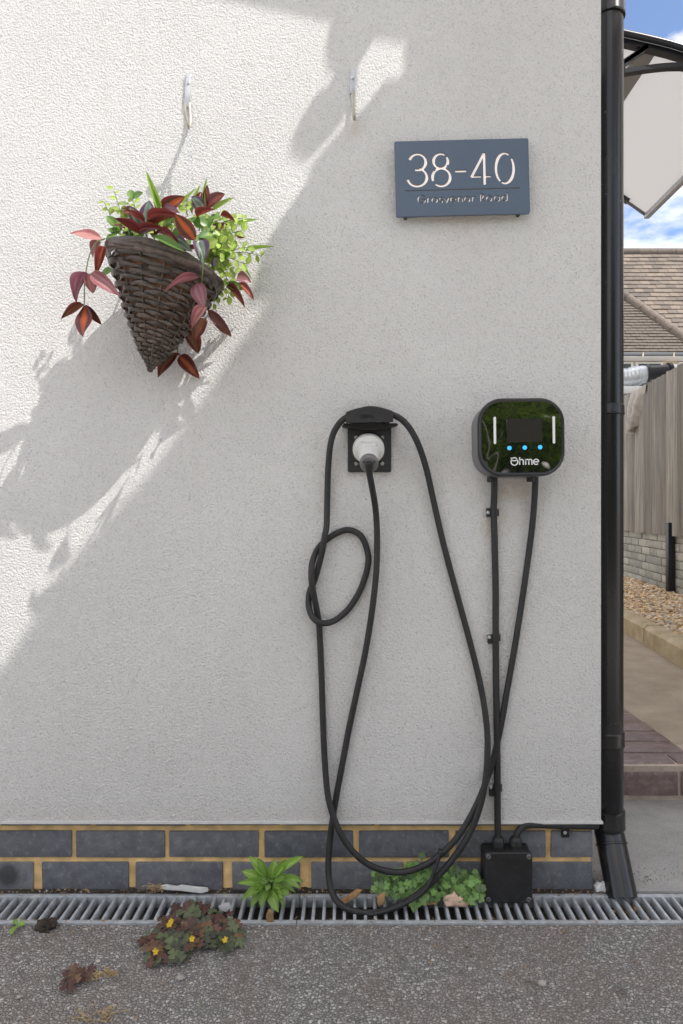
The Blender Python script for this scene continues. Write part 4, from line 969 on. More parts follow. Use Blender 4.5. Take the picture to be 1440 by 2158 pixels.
for (px, py) in scatter(ivp, 120, 9.5)+[(862, 1824), (890, 1804), (1002, 1838), (798, 1846), (872, 1915)]:
    Y = -.012-.00075*max(0, py-1825)-rnd.uniform(0, .016); q = rnd.uniform(.015, .023)
    link('leaf', L_ivy, iv, frame(P(px, py, Y), Vector((rnd.uniform(-1, 1), rnd.uniform(-.2, .2), rnd.uniform(-.5, 1))), Vector((rnd.uniform(-.5, .5), -1, rnd.uniform(.1, 1.1))), q, q))
for (px, py) in scatter(ivp, 26, 14):
    s_ = MB(); s_.tube(spline([P(900+(px-900)*.5, 1885, -.03), P(px*.7+900*.3, py+18, -.03), P(px, py, -.03-.0006*max(0, py-1825))], 4), .0008, 4); s_.build('stem', M_stem, iv, 60)

L_ox = [clover_mesh('leaf_oxalis_a', M_oxa), clover_mesh('leaf_oxalis_b', M_oxb), clover_mesh('leaf_oxalis_c', M_oxc)]
def oxalis(label, poly, n, dmin, hump, q0, q1, cx__, cy__, rad, redside):
    t = thing('oxalis_weed', label, 'weed', G(cx__, cy__))
    for (px, py) in scatter(poly, n, dmin):
        r_ = min(1, math.hypot((px-cx__)/rad[0], (py-cy__)/rad[1])); z = .006+hump*max(0, 1-r_**1.5)+rnd.uniform(0, .008)
        p = G(px, py, z); q = rnd.uniform(q0, q1)
        pr = redside(px, py); u = rnd.random(); me = L_ox[1] if u < pr else (L_ox[0] if u < pr+.28 else L_ox[2])
        link('leaf', me, t, frame(p, Vector((rnd.uniform(-1, 1), rnd.uniform(-1, 1), 0)), Vector((rnd.uniform(-.45, .45)+(px-cx__)/rad[0]*.3, -.55+rnd.uniform(-.4, .3), 1)), q, q))
    base = G(cx__, cy__)
    for (px, py) in scatter(poly, n//4, dmin*1.6):
        s_ = MB(); g = G(px, py, .012); s_.tube(spline([g.lerp(base, .35)*1.0+Vector((0, 0, -.012)), g.lerp(base, .12)+Vector((0, 0, .0)), g], 3), .0007, 4); s_.build('stem', M_dry, t, 60)
    return t
oxp = [(302, 2028), (300, 1985), (322, 1955), (372, 1908), (410, 1897), (440, 1910), (490, 1925), (511, 1958), (505, 1988), (480, 2008), (448, 1992), (420, 1992), (382, 2018), (345, 2032)]
ox = oxalis('large dark red and green clover-leaved weed with yellow flowers on the asphalt', oxp, 82, 11.5, .009, .017, .026, 405, 1965, (110, 75), lambda x, y: .42 if x < 345 or y < 1925 else .1)
for (px, py) in ((361, 1942), (405, 1979), (475, 1981), (328, 2006), (357, 1949)):
    c = G(px, py, .024); fl_ = MB()
    P5 = leaf_mesh('petal_mesh', M_petal, .1, .1, 3, 2, belly=.6) if 'petal_mesh' not in bpy.data.meshes else bpy.data.meshes['petal_mesh']
    nd = Vector((rnd.uniform(-.2, .2), -.9, .8)).normalized(); e1 = nd.cross(Vector((1, 0, 0))).normalized(); e2 = nd.cross(e1)
    fo = bpy.data.objects.new('flower', None); C.objects.link(fo); fo.location = c; fo.parent = ox; fo.matrix_parent_inverse = basew(ox).inverted()
    for k in range(5):
        an = 2*PI*k/5+rnd.random()*.3; link('petal', P5, fo, frame(c, e1*math.cos(an)+e2*math.sin(an)+nd*.3, nd, .0052, .0070))
ox2 = oxalis('small dark red clover-leaved weed beside dry straw on the asphalt', [(125, 2080), (128, 2062), (150, 2042), (158, 2028), (172, 2045), (200, 2040), (190, 2058), (165, 2068), (150, 2085)], 18, 7.5, .006, .012, .020, 155, 2062, (45, 30), lambda x, y: .7)
sd = thing('seedling', 'tiny green seedling sprouting at the front edge of the grating', 'weed', G(35, 1952))
for px, py, wp in ((30, 1936, 11), (50, 1944, 13), (24, 1962, 11), (40, 1950, 8)):
    a = G(36, 1951, .006); c = G(px, py, .012); link('leaf', L_weed, sd, frame(a, c-a, Vector((0, -.7, 1)), wp*.0010, (c-a).length*1.15))
s_ = MB(); s_.tube([G(36, 1954, -.003), G(36, 1951, .007)], .0012, 6); s_.build('stem', M_stem, sd, 60)

# ------------------------------------------------------------------ litter and debris
def shard(name, label, cat, poly_px, Y, th, mat, tilt=0.0, group=None, ground=None):
    pts = [P(px, py, Y) for px, py in poly_px] if ground is None else [G(px, py, ground) for px, py in poly_px]
    c = sum(pts, Vector())/len(pts)
    nrm = Vector((0, -1, .35)).normalized() if ground is None else Vector((0, 0, 1))
    mb = MB(); n = len(pts); fr_ = [p+nrm*th*.5+rv(th*.12) for p in pts]; bk_ = [p-nrm*th*.5 for p in pts]
    inn = [c+(p-c)*.72+nrm*th*.42+rv(th*.12) for p in fr_]
    mb.loft([bk_, fr_, inn]); o = mb.build(name, mat, None, 25); return tag(o, label, cat, group)
shard('plaster_shard', 'long white plaster shard lying against the plinth bricks', 'shard', [(341, 1866), (352, 1864), (372, 1868), (382, 1865), (405, 1868), (438, 1871), (439, 1878), (425, 1881), (380, 1878), (352, 1875), (340, 1873)], -.012, .010, M_plaster)
shard('brick_shard', 'pale pink broken brick flake on the grating by the green weed', 'shard', [(934, 1896), (940, 1888), (952, 1884), (958, 1878), (966, 1887), (985, 1896), (990, 1902), (982, 1909), (958, 1911), (942, 1909)], -.062, .012, M_pink)
shard('wood_splinter', 'brown wood splinter slanting on the grating behind the cable loop', 'splinter', [(716, 1899), (752, 1874), (762, 1875), (758, 1885), (722, 1908)], -.05, .009, M_wood)
shard('wood_splinter', 'curled brown bark piece standing at the left of the lobed weed', 'splinter', [(795, 1888), (812, 1880), (811, 1900), (800, 1911), (796, 1905)], -.075, .006, M_wood)
shard('wood_splinter', 'flat brown wood scrap lying under the lobed weed', 'splinter', [(880, 1899), (905, 1893), (920, 1897), (921, 1905), (900, 1907), (884, 1906)], -.062, .006, M_wood)
shard('dry_leaf', 'curled dry brown leaf hanging over the rail below the broadleaf weed', 'leaf', [(561, 1930), (566, 1915), (574, 1920), (577, 1935), (575, 1952), (568, 1950), (563, 1944)], -.118, .004, M_dry)
shard('bleached_leaf', 'bleached grey leaf resting on the dark red weed', 'leaf', [(460, 1910), (472, 1903), (484, 1902), (488, 1912), (478, 1922), (464, 1919)], -.105, .003, M_greyleaf)
shard('broken_stone', 'broken white stone wedged between plinth corner and downpipe', 'stone', [(1253, 1868), (1262, 1858), (1268, 1862), (1272, 1858), (1276, 1872), (1274, 1882), (1262, 1878), (1254, 1878)], .005, .018, M_plaster)
for px, py, rx, lab in ((380, 2061, 9, 'flat pale pebble lying on asphalt below the large dark red weed'), (1143, 2073, 9, 'pale pebble on the asphalt in front of the junction box'), (40, 2102, 5, 'small white pebble on asphalt beside the small dark red weed'), (207, 2026, 5, 'tiny white pebble behind the dry straw tuft')):
    c = G(px, py, .003); mb = MB(); bm = bmesh.new(); bmesh.ops.create_icosphere(bm, subdivisions=2, radius=1)
    for v in bm.verts: v.co = Vector((v.co.x*rx*.0010, v.co.y*rx*.0008, v.co.z*rx*.00055))*(1+.25*noise.noise(v.co*1.5+c*30))
    mb.bm(bm, Matrix.Translation(c)); tag(mb.build('pebble', M_stone, None, 40), lab, 'pebble')
def tuft(name, label, pts_px, n, spread, ln_, z=.004, rad=.0006, Y=None):
    mb = MB()
    for k in range(n):
        px, py = rnd.choice(pts_px); px += rnd.uniform(-spread, spread); py += rnd.uniform(-spread*.4, spread*.4)
        p = G(px, py, z) if Y is None else P(px, py, Y); d_ = Vector((rnd.uniform(-1, 1), rnd.uniform(-.5, .5), rnd.uniform(-.05, .5)))*ln_
        mb.tube(spline([p, p+d_*.5+rv(ln_*.15), p+d_+rv(ln_*.2)], 3), rad, 4)
    return tag(mb.build(name, M_straw, None, 60), label, 'straw')
tuft('dry_straw', 'tuft of dry straw beside the small dark red weed', [(205, 2055), (220, 2052), (235, 2050), (190, 2062)], 60, 14, .02)
tuft('dry_straw', 'dry straw nest caught between plaster shard and grating', [(318, 1872), (325, 1878), (332, 1870)], 40, 8, .018, Y=-.02)
tuft('dry_straw', 'dry straw stalks lying at the bottom edge of the asphalt', [(175, 2150), (190, 2146), (215, 2150), (225, 2142)], 26, 12, .035)
ml = MB(); bm = bmesh.new(); bmesh.ops.create_icosphere(bm, subdivisions=3, radius=1); c = G(97, 1950, .008)
for v in bm.verts: v.co = Vector((v.co.x*.021, v.co.y*.017, v.co.z*.013))*(1+.5*noise.noise(v.co*2.2)+.35*noise.noise(v.co*6))
ml.bm(bm, Matrix.Translation(c)); tag(ml.build('moss_clump', M_soil, None, 60), 'dark clump of dead moss on the front rail of the grating', 'moss')
lc = MB(); c = e+Vector((.006, -.022, -.014))
for k in range(130):
    p = c+Vector((rnd.gauss(0, .018), rnd.gauss(0, .014), rnd.uniform(-.008, .012))); d_ = rv(1).normalized()*rnd.uniform(.006, .016); s_ = d_.cross(rv(1)).normalized()*.003
    lc.add([p-d_*.5, p+s_, p+d_*.5, p-s_], [(0, 1, 2, 3)])
tag(lc.build('leaf_litter', M_dry, None, None), 'brown leaf litter washed out of the downpipe shoe', 'leaf litter', kind='stuff')
# loose grit and crumbs
gm = MB()
tet = [(0, 0, 1), (.9, 0, -.3), (-.5, .8, -.3), (-.5, -.8, -.3)]
for k in range(2600):
    if k < 1900: x = rnd.uniform(-.95, .95); y = -.13-abs(rnd.gauss(0, .22))
    elif k < 2250: x = rnd.uniform(-.85, .58); y = rnd.uniform(-.006, .003)
    else: x = rnd.uniform(.60, .95); y = rnd.uniform(.004, .05)+abs(rnd.gauss(0, .05))
    r_ = rnd.uniform(.0008, .0024)*(1.9 if rnd.random() < .08 else 1); R_ = Matrix.Rotation(rnd.uniform(0, 6), 3, rv(1).normalized())
    gm.add([R_ @ Vector(v)*r_+Vector((x, y, r_*.4+(.004 if y > -.01 else 0))) for v in tet], [(0, 1, 2), (0, 2, 3), (0, 3, 1), (1, 3, 2)])
cr2 = MB()
for k in range(520):
    u = rnd.random()
    if u < .35: x, y, z = rnd.uniform(-.85, .9), rnd.choice((-.013, -.117))+rnd.uniform(-.008, .008), .005
    elif u < .6: x, y, z = rnd.uniform(-.85, .57), rnd.uniform(-.008, .002), .010
    elif u < .75: x, y, z = rnd.uniform(-.85, .95), rnd.uniform(-.11, -.02), -.055
    else: x, y, z = rnd.uniform(-.8, .9), -.135-abs(rnd.gauss(0, .14)), .003
    p = Vector((x, y, z)); d_ = Vector((rnd.uniform(-1, 1), rnd.uniform(-1, 1), rnd.uniform(-.2, .4))).normalized()*rnd.uniform(.003, .011); s2_ = d_.cross(Vector((0, 0, 1))+rv(.6)).normalized()*rnd.uniform(.0006, .0026)
    cr2.add([p-d_*.5, p+s2_, p+d_*.5+Vector((0, 0, .001)), p-s2_], [(0, 1, 2, 3)])
tag(cr2.build('leaf_crumbs', M_dry, None, None), 'brown crumbs of dead leaf scattered on grating and asphalt', 'leaf litter', kind='stuff')
gme = gm.build('loose_grit', simple('grit', (.36, .33, .29), .9, .8, 60), None, None); tag(gme, 'loose grit scattered over the asphalt and along the plinth', 'grit', kind='stuff')

# ------------------------------------------------------------------ side passage: step, path, kerb, gravel
ZP = .115; YS = .515
stp = thing('brick_step', 'purple brick step edging the raised concrete path', 'step', (1.0, YS, 0))
sm = MB(); sm.box((.600, YS+.004, .002), (1.62, YS+.20, ZP-.005)); sm.box((.60, YS+.2, .002), (1.095, 3.4, ZP-.004)); sm.build('mortar', M_stepm, stp)
for k in range(6):
    xa = .578+.225*k-.0
    if xa+.215 < .6: continue
    m_ = MB(); xa2 = max(xa, .602); n = 8
    prof = [(YS+.102, .020), (YS+.102, ZP)]
    for q in range(n+1):
        an = PI/2*q/n; prof.append((YS+.038-.038*math.sin(an), ZP-.038+.038*math.cos(an)))
    prof.append((YS, .020))
    xb_ = min(xa+.215, 1.62)
    m_.loft([[Vector((xa2, y, z)) for y, z in prof], [Vector((xb_, y, z)) for y, z in prof]])
    for v in m_.v: v += Vector((0, noise.noise(v*25)*.003, noise.noise(v*25+Vector((3, 0, 0)))*.002))
    m_.build('brick', M_stepb, stp, 40)
for r_ in range(24):
    ya = YS+.113+.1125*r_
    for xa in (.655, .88):
        j = rnd.uniform(-.003, .003); m_ = MB(); m_.box((xa+j, ya, .03), (xa+.215+j+rnd.uniform(-.004, .004), ya+.1, ZP+rnd.uniform(-.002, .003)), .005); m_.build('brick', M_stepb, stp, 35)
KA, KB = Vector((1.67, 1.85)), Vector((1.787, 2.91)); kd = (KB-KA).normalized()
def kp(y): t_ = (y-KA.y)/kd.y; return KA.x+kd.x*t_
pt = MB(); pt.add([(1.10, YS+.104, ZP-.006), (kp(YS)+.02, YS+.104, ZP-.006), (kp(9)+.02, 9, ZP-.006), (.6, 9, ZP-.006), (.6, 3.4, ZP-.006), (1.10, 3.4, ZP-.006)], [(0, 1, 2, 3, 4, 5)])
tag(pt.build('path', M_path, None, None), kind='structure')
kb = thing('kerb', 'mossy tan concrete kerb holding back the gravel', 'kerb', (kp(2), 2, 0))
for k in range(9):
    ya = .66+.92*k; m_ = MB(); n = 6
    for q in range(n+1):
        y = ya+.905*q/n; x = kp(y); w_ = .006*noise.noise(Vector((0, y*7, 0)))
        l_ = [Vector((x+w_, y, 0)), Vector((x+w_, y, ZP+.088)), Vector((x+.02+w_, y, ZP+.106+w_)), Vector((x+.10, y, ZP+.106)), Vector((x+.11, y, 0))]
        if q == 0: ls_ = [l_]
        else: ls_.append(l_)
    m_.loft(ls_); m_.build('kerb_stone', M_kerb, kb, 30)
FA, FB = Vector((2.735, 4.10)), Vector((2.92, 5.85)); fd = (FB-FA).normalized()
def fx(y): return FA.x+fd.x*(y-FA.y)/fd.y
gvb = MB(); gvb.add([(kp(.6)+.1, .6, .195), (fx(.6)+.1, .6, .195), (fx(9)+.1, 9, .195), (kp(9)+.1, 9, .195)], [(0, 1, 2, 3)])
tag(gvb.build('gravel_bed', M_gravel, None, None), kind='structure')
bm = bmesh.new(); bmesh.ops.create_icosphere(bm, subdivisions=1, radius=1); bm.verts.index_update()
iv_ = [v.co.copy() for v in bm.verts]; if_ = [tuple(v.index for v in f.verts) for f in bm.faces]; bm.free()
vs = []; fs = []; mi = []
for k in range(13000):
    y = 1.2+7.2*rnd.random()**1.3; t_ = rnd.random(); x = kp(y)+.105+t_*(fx(y)-kp(y)-.12)
    r_ = rnd.uniform(.008, .019); R_ = Matrix.Rotation(rnd.uniform(0, 6.28), 3, 'Z') @ Matrix.Rotation(rnd.uniform(-.5, .5), 3, 'X'); b0 = len(vs)
    sx, sy, sz = r_*rnd.uniform(.9, 1.5), r_, r_*rnd.uniform(.45, .8); z = .2+rnd.uniform(-.004, .016)
    vs += [tuple(R_ @ Vector((v.x*sx, v.y*sy, v.z*sz))+Vector((x, y, z))) for v in iv_]; fs += [tuple(i+b0 for i in f) for f in if_]; mi += [rnd.choice((0, 0, 0, 1, 1, 2, 3))]*len(if_)
me = bpy.data.meshes.new('gravel'); me.from_pydata(vs, [], fs)
for mt in (M_gravel, simple('gravel_pale', (.72, .61, .45), .8, .3, 30), simple('gravel_brown', (.38, .23, .125), .8, .3, 30), simple('gravel_grey', (.42, .38, .34), .8, .3, 30)): me.materials.append(mt)
me.polygons.foreach_set('material_index', mi); me.update()
tag(link('gravel', me), 'tan and honey coloured gravel between kerb and block wall', 'gravel', kind='stuff')

# ------------------------------------------------------------------ block wall, fence, post
bw = thing('garden_wall', 'low pale painted brick wall under the wooden fence', 'wall', (fx(5), 5, 0))
ang = math.atan2(fd.x, fd.y)
def FM(y, off=0.0, z=0.0): return Matrix.Translation((fx(y)+off, y, z)) @ Matrix.Rotation(-ang, 4, 'Z')
core = MB(); core.box((.012, 0, 0), (.11, 9.6, .70), 0, FM(.3)); core.build('mortar', simple('wall_mortar', (.22, .22, .19), .95, .3, 30, .002, 150), bw)
kb_ = MB(); kb_.box((0, 0, 0), (.1, .215, .064), .006); bme = kb_.mesh('block', M_block, 35)
for r_ in range(7):
    for k in range(20):
        y = 3.4+.2225*k+(.11 if r_ % 2 else 0); link('brick', bme, bw, FM(y, .004+rnd.uniform(-.004, .004), .19+.0735*r_))
fence = thing('board_fence', 'weathered grey-brown vertical board fence on the low wall', 'fence', (fx(5), 5, .69))
fbm = MB(); fbm.add([(-.006, 0, 0), (-.040, .158, 0), (-.012, .158, 0), (.0, 0, 0), (-.006, 0, 1.41), (-.040, .158, 1.41), (-.012, .158, 1.41), (.0, 0, 1.41)], [(0, 1, 2, 3), (4, 5, 6, 7), (0, 1, 5, 4), (1, 2, 6, 5), (2, 3, 7, 6), (3, 0, 4, 7)])
fme = fbm.mesh('board', M_fence)
for k in range(70):
    y = .35+.128*k; link('board', fme, fence, FM(y, .0+rnd.uniform(-.002, .002), .69+rnd.uniform(-.008, .008)))
for z in (.85, 1.35, 1.9):
    r_ = MB(); r_.box((.002, 0, z-.04), (.05, 8.9, z+.04), .003, FM(.35)); r_.build('rail', M_fence, fence)
pq = G(1413, 1250, .2); mp_b = MB(); mp_b.box((-.028, -.028, .1), (.028, .028, .80), .003, Matrix.Translation((pq.x, pq.y, 0)))
tag(mp_b.build('fence_post', M_dark, None), 'short black metal post in front of the painted brick wall', 'post')
# cloth over the fence top
cm_ = MB(); nu, nv = 22, 26; vs = []; fs = []
for i in range(nu+1):
    for j in range(nv+1):
        s_ = i/nu; t_ = j/nv
        y0_ = 4.86+.50*s_; zt = 2.112
        wid = 1-.55*t_; yy = 5.25+(y0_-5.25)*wid+.10*t_
        drop = t_*(.33+.12*math.sin(2.4*s_+.4)); foldx = .035*math.sin(s_*13+t_*2.2)*min(1, t_*2.5)
        if j == 0: vs.append((fx(yy)+.05, yy, zt-.05))
        elif j == 1: vs.append((fx(yy)+.01, yy, zt))
        else: vs.append((fx(yy)-.045-.012*t_+foldx-.02*abs(math.sin(s_*6.5)), yy, zt+.004-drop))
for i in range(nu):
    for j in range(nv): a = i*(nv+1)+j; fs.append((a, a+1, a+nv+2, a+nv+1))
cm_.add(vs, fs); tag(cm_.build('cloth', M_cloth, None, 80), 'grey cloth hung over the top of the board fence', 'cloth')

# ------------------------------------------------------------------ door canopy on the side wall
can = thing('door_canopy', 'frosted door canopy on black curved brackets beside the downpipe', 'canopy', (.6, 1.3, 2.5))
prof = [Vector(p) for p in ((.60, 2.665), (.80, 2.655), (.983, 2.622), (1.2, 2.568), (1.36, 2.495), (1.5, 2.40))]
pc = spline([Vector((p.x, 0, p.y)) for p in prof], 4)
Y1_, Y2_ = .86, 1.87
sh = MB(); sh.loft([[Vector((p.x, y, p.z)) for p in pc]+[Vector((p.x, y, p.z+.005)) for p in pc[::-1]] for y in (Y1_, Y2_)]); sh.build('sheet', M_poly, can, 60)
for y in (Y1_+.01, Y2_-.03):
    for nm_, pts, r_ in (('bracket_top', [Vector((p.x, 0, p.z-.012)) for p in pc[:-3]], .010), ('bracket_arm', spline([Vector((.60, 0, 2.36)), Vector((.80, 0, 2.455)), Vector((.975, 0, 2.497)), Vector((1.2, 0, 2.522)), Vector((1.38, 0, 2.485))], 5), .008), ('bracket_strut', [Vector((.90, 0, 2.47)), Vector((.985, 0, 2.53)), Vector((1.075, 0, 2.59))], .008), ('bracket_strut', [Vector((.98, 0, 2.50)), Vector((1.00, 0, 2.535)), Vector((1.075, 0, 2.59))], .008), ('bracket_post', [Vector((.60, 0, 2.30)), Vector((.60, 0, 2.67))], .014)):
        mb = MB(); lo_ = []
        for i, p in enumerate(pts):
            tg = (pts[min(i+1, len(pts)-1)]-pts[max(i-1, 0)]).normalized(); nn = Vector((-tg.z, 0, tg.x))*r_
            lo_.append([p+nn+Vector((0, y, 0)), p-nn+Vector((0, y, 0)), p-nn+Vector((0, y+.028, 0)), p+nn+Vector((0, y+.028, 0))])
        mb.loft(lo_); mb.build(nm_, M_dark, can, 30)
md = MB(); md.loft([[Vector((x, y, z)) for x, z in ((1.055, 2.592), (1.115, 2.577), (1.115, 2.585), (1.055, 2.600))] for y in (Y1_+.04, Y2_)]); md.build('centre_strip', simple('grey_strip', (.24, .23, .22), .5, .05), can)
tr = MB(); tr.box((1.485, Y1_-.01, 2.385), (1.512, Y2_+.012, 2.408), .003); tr.build('front_trim', M_alu, can)
tr = MB(); tr.tube([Vector((p.x, Y2_+.004, p.z)) for p in pc], .010, 8); tr.build('end_trim', M_grey, can, 60)
tr = MB(); tr.tube([Vector((p.x, Y1_-.004, p.z+.004)) for p in pc], .012, 8); tr.build('end_trim', M_dark, can, 60)

# ------------------------------------------------------------------ flat-roofed shed, duct, neighbour's house
shed = thing('flat_roof_shed', 'flat-roofed shed with a pale fascia just behind the board fence', 'shed', (4.6, 8, 0))
m_ = MB(); m_.box((3.15, 7.25, 0), (6.6, 9.4, 2.42)); m_.build('wall', M_cream, shed)
m_ = MB(); m_.box((3.10, 7.15, 2.38), (6.65, 9.45, 2.475), .01); m_.build('roof', M_frame, shed)
duct = thing('vent_duct', 'silver ventilation duct with a black fan section behind the fence', 'duct', (4.0, 7.4, 2.6))
DY = 7.35
def dpt(px, py): return P(px, py, DY)
m_ = MB(); pts = []; rr_ = []
for k in range(61):
    t_ = k/60; px = 1270+92*t_; py = 797-(0 if t_ < .55 else 10*(t_-.55)/.45); pts.append(dpt(px, py)); rr_.append((.125 if t_ < .8 else .125-.02*(t_-.8)/.2)+.003*math.sin(k*1.15))
m_.tube(pts, rr_, 28); m_.build('flexible_duct', M_duct, duct, 60)
m_ = MB(); m_.tube([dpt(1361, 787), dpt(1416, 783)], .095, 28); m_.build('fan_section', M_dark, duct, 40)
for px, py in ((1363, 787), (1411, 783)):
    m_ = MB(); a = dpt(px, py); dx_ = (dpt(1416, 783)-dpt(1361, 787)).normalized(); m_.lathe([(.095, -.02), (.116, -.018), (.116, .018), (.095, .02)], Matrix.Translation(a) @ dx_.to_track_quat('Z', 'Y').to_matrix().to_4x4(), 28, False); m_.build('flange', M_dark, duct, 40)
m_ = MB(); m_.tube([dpt(1415, 783), dpt(1445, 781), dpt(1500, 779)], .090, 28); m_.build('rigid_duct', M_frame, duct, 60)
m_ = MB(); a = dpt(1398, 800); m_.box((a.x-.03, DY-.17, 2.47), (a.x+.03, DY-.155, a.z+.06)); m_.build('strap', M_frame, duct)
m_ = MB(); a = dpt(1330, 800); m_.box((a.x-.2, DY-.1, 2.465), (a.x+.7, DY+.1, a.z-.10)); m_.build('support', M_frame, duct)

hs = thing('neighbour_house', 'cream house with brown tiled hipped roofs behind the fence', 'house', (6, 12, 0))
YE = 10.35; DE = D+YE-.35; ZE = H+331/F*DE        # eaves depth and height
m_ = MB(); m_.box((0.5, YE, 0), (5.7, YE+4, ZE)); m_.build('wall', M_cream, hs)
m_ = MB(); m_.box((2.5, 13.0, 0), (11, 17.5, ZE)); m_.build('wall', M_cream, hs)
Yg = YE-.35; pit = 1.3
XH = (1470-CX)*DE/F; XH = 5.86
m_ = MB(); m_.box((.2, Yg-.05, ZE-.05), (XH, Yg+.06, ZE+.005), .018); m_.build('gutter', M_gutter, hs)
for px in (1356, 1421):
    q = P(px, 752, Yg-.055); m_ = MB(); m_.box((q.x-.012, Yg-.058, ZE-.075), (q.x+.012, Yg-.045, ZE-.0)); m_.build('gutter_bracket', M_cream, hs)
m_ = MB(); m_.box((.3, Yg, ZE-.062), (XH-.05, Yg+.33, ZE-.051)); m_.build('soffit', M_frame, hs)
for xa_, xb_ in ((1296, 1335), (1340, 1398), (1430, 1470)):
    a, c = P(xa_, 840, YE-.02), P(xb_, 763, YE-.02); f_ = MB()
    f_.box((a.x, YE-.03, a.z), (c.x, YE+.01, c.z), .005); wo = f_.build('window', M_frame, hs)
    g_ = MB(); g_.box((a.x+.045, YE-.036, a.z+.05), (c.x-.045, YE-.031, c.z-.03)); g_.build('pane', M_window, wo)
# wing roof: joined small plain tiles on the slope facing the yard
def courses(xa, xb, y0, z0, n, gauge, tw, clipf, mat, th=.022):
    mb = MB(); cs, sn = 1/math.hypot(1, pit), pit/math.hypot(1, pit)
    for r_ in range(n):
        s0 = r_*gauge
        xs = xa+(tw/2 if r_ % 2 else 0)
        while xs < xb:
            s1 = s0+gauge*1.35; l_ = rnd.uniform(-.004, .006)
            if clipf(xs+tw/2, s0+gauge*.5):
                def pp(x, s, h): return (x, y0+s*cs-h*sn, z0+s*sn+h*cs)
                h0 = th+l_
                mb.add([pp(xs+.003, s0, h0), pp(xs+tw-.003, s0, h0), pp(xs+tw-.003, s1, .002), pp(xs+.003, s1, .002), pp(xs+.003, s0, h0-th), pp(xs+tw-.003, s0, h0-th)], [(0, 1, 2, 3), (0, 4, 5, 1)])
            xs += tw
    return mb
cs, sn = 1/math.hypot(1, pit), pit/math.hypot(1, pit)
wl_ = 3.2
ap = 5.86-1.9
def onwing(x, s): yy = s*cs; return x < XH-yy
m_ = MB(); m_.add([(.2, Yg, ZE), (XH, Yg, ZE), (XH-wl_*cs, Yg+wl_*cs, ZE+wl_*sn), (.2, Yg+wl_*cs, ZE+wl_*sn), (XH, Yg+4.2, ZE)], [(0, 1, 2, 3), (1, 4, 2)]); m_.build('wing_roof', M_tile2, hs, None)
m_ = courses(3.2, XH+.1, Yg-.02, ZE+.012, 40, .078, .15, onwing, M_tile2); tag(m_.build('wing_tiles', M_tile2, hs, None), kind='stuff')
for k in range(12):                                # hip tiles
    s0, s1 = .30*k-.05, .30*k+.29
    a = Vector((XH-s0*cs, Yg+s0*cs, ZE+s0*sn+.03)); c = Vector((XH-s1*cs, Yg+s1*cs, ZE+s1*sn+.045))
    mb = MB(); mb.tube([a, c], [.098, .084], 14); mb.build('hip_tile', M_tile2, hs, 60)
# main roof: each tile in view its own piece
YR = 14.85; ZRg = H+(543/F)*(YR+D); S_len = 2.75/cs; ym = YR-S_len*cs; zm = ZRg-S_len*sn
m_ = MB(); m_.add([(2.3, ym, zm), (12, ym, zm), (12, YR, ZRg), (2.3, YR, ZRg), (12, YR+2.75, zm), (2.3, YR+2.75, zm)], [(0, 1, 2, 3), (3, 2, 4, 5)]); m_.build('main_roof', M_tile, hs, None)
gz, tw = .152, .215
tm = MB(); tm.add([(.003, -.027*sn, .027*cs), (tw-.003, -.027*sn, .027*cs), (tw-.003, gz*1.3*cs-.003*sn, gz*1.3*sn+.003*cs), (.003, gz*1.3*cs-.003*sn, gz*1.3*sn+.003*cs), (.003, 0, 0), (tw-.003, 0, 0)], [(0, 1, 2, 3), (0, 4, 5, 1)])
tme = tm.mesh('tile', M_tile); rest = MB()
nrow = int(S_len/gz)
for r_ in range(nrow):
    s0 = r_*gz+.02; y = ym+s0*cs; z = zm+s0*sn; xs = 2.35+(tw/2 if r_ % 2 else 0)
    while xs < 11.7:
        pxc = CX+(xs+tw/2)*F/(D+y); vis = 1296 < pxc < 1452 and r_ >= nrow-21
        M_ = Matrix.Translation((xs, y+rnd.uniform(-.003, .003), z+.006+rnd.uniform(-.004, .005)))
        if vis: link('tile', tme, hs, M_)
        else: rest.add([M_ @ v for v in tm.v], tm.f)
        xs += tw
tag(rest.build('roof_tiles', M_tile, hs, None), kind='stuff')
for k in range(22):
    mb = MB(); x = 2.4+.44*k; mb.tube([(x, YR, ZRg+.0), (x+.435, YR, ZRg+.005)], [.10, .095], 12); mb.build('ridge_tile', M_tile, hs, 60)

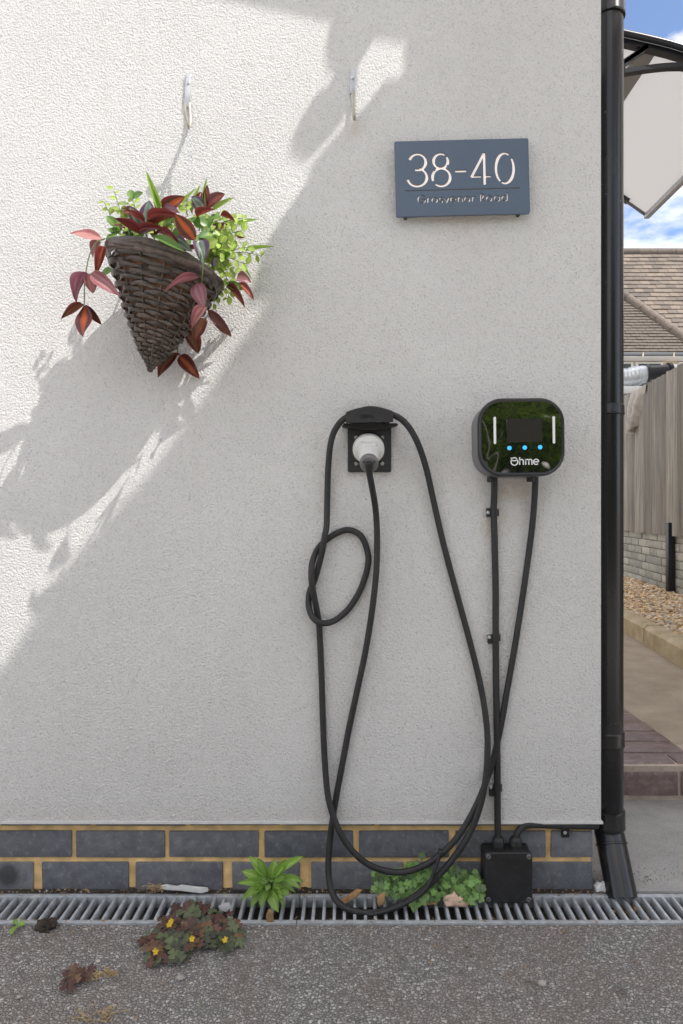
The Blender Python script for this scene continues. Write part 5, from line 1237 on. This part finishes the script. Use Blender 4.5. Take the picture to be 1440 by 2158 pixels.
nh = thing('shade_house', 'unseen tall house wall added beyond the fence to shade the path', 'house', (6, 2.5, 0))  # unseen house added to shade the path, pale walls to bounce light
m_ = MB(); m_.box((4.1, -1, 0), (9, 6.0, 5.4)); m_.build('wall', simple('bounce_render', (.78, .75, .70), .9, .05, 5), nh)
m_ = MB(); m_.add([(3.95, -1.2, 5.4), (9.15, -1.2, 5.4), (9.15, 6.2, 5.4), (3.95, 6.2, 5.4), (6.55, -1.2, 7.6), (6.55, 6.2, 7.6)], [(0, 3, 5, 4), (1, 4, 5, 2), (0, 4, 1), (3, 2, 5), (0, 1, 2, 3)]); m_.build('roof', M_tile2, nh, None)
# ------------------------------------------------------------------ hedge across the yard (seen only mirrored in the charger's glass)
hg = thing('hedge', 'tall leafy green hedge across the yard opposite the wall', 'hedge', (1.5, -7, 0))
hc = MB(); hc.box((-5, -7.7, 0), (8, -7.2, 2.6)); hc.box((.2, -7.7, 2.6), (5, -7.2, 4.0)); hc.build('core', simple('hedge_dark', (.015, .022, .008), .95, .3), hg)
lm = MB()
for k in range(15000):
    x = rnd.uniform(-5.2, 8.2); z = rnd.uniform(.05, 5.2)
    y = -6.9+.5*noise.noise(Vector((x*.8, z*.8, 0)))+rnd.uniform(-.15, .15)
    top_ = 2.75+2.0*max(0, min(1, (x+.8)/1.2))*max(0, min(1, (6.2-x)/1.2))+.6*noise.noise(Vector((x*1.3, 0, 5)))
    if z > top_: continue
    p = Vector((x, y, z)); d_ = rv(1).normalized()*rnd.uniform(.06, .12); s_ = d_.cross(rv(1)).normalized()*rnd.uniform(.03, .05)
    lm.add([p-d_*.5, p+s_, p+d_*.5, p-s_], [(0, 1, 2, 3)])
M_hedge, N_, L_, b = newmat('hedge_leaf'); b.inputs['Base Color'].default_value = (.15, .26, .04, 1); b.inputs['Roughness'].default_value = .5
t = N_.new('ShaderNodeBsdfTranslucent'); t.inputs[0].default_value = (.42, .58, .07, 1); ms = N_.new('ShaderNodeMixShader'); ms.inputs[0].default_value = .5
L_.new(b.outputs[0], ms.inputs[1]); L_.new(t.outputs[0], ms.inputs[2]); L_.new(ms.outputs[0], N_['Material Output'].inputs[0])
hl_ = lm.build('foliage', M_hedge, hg, None); hl_['kind'] = 'stuff'
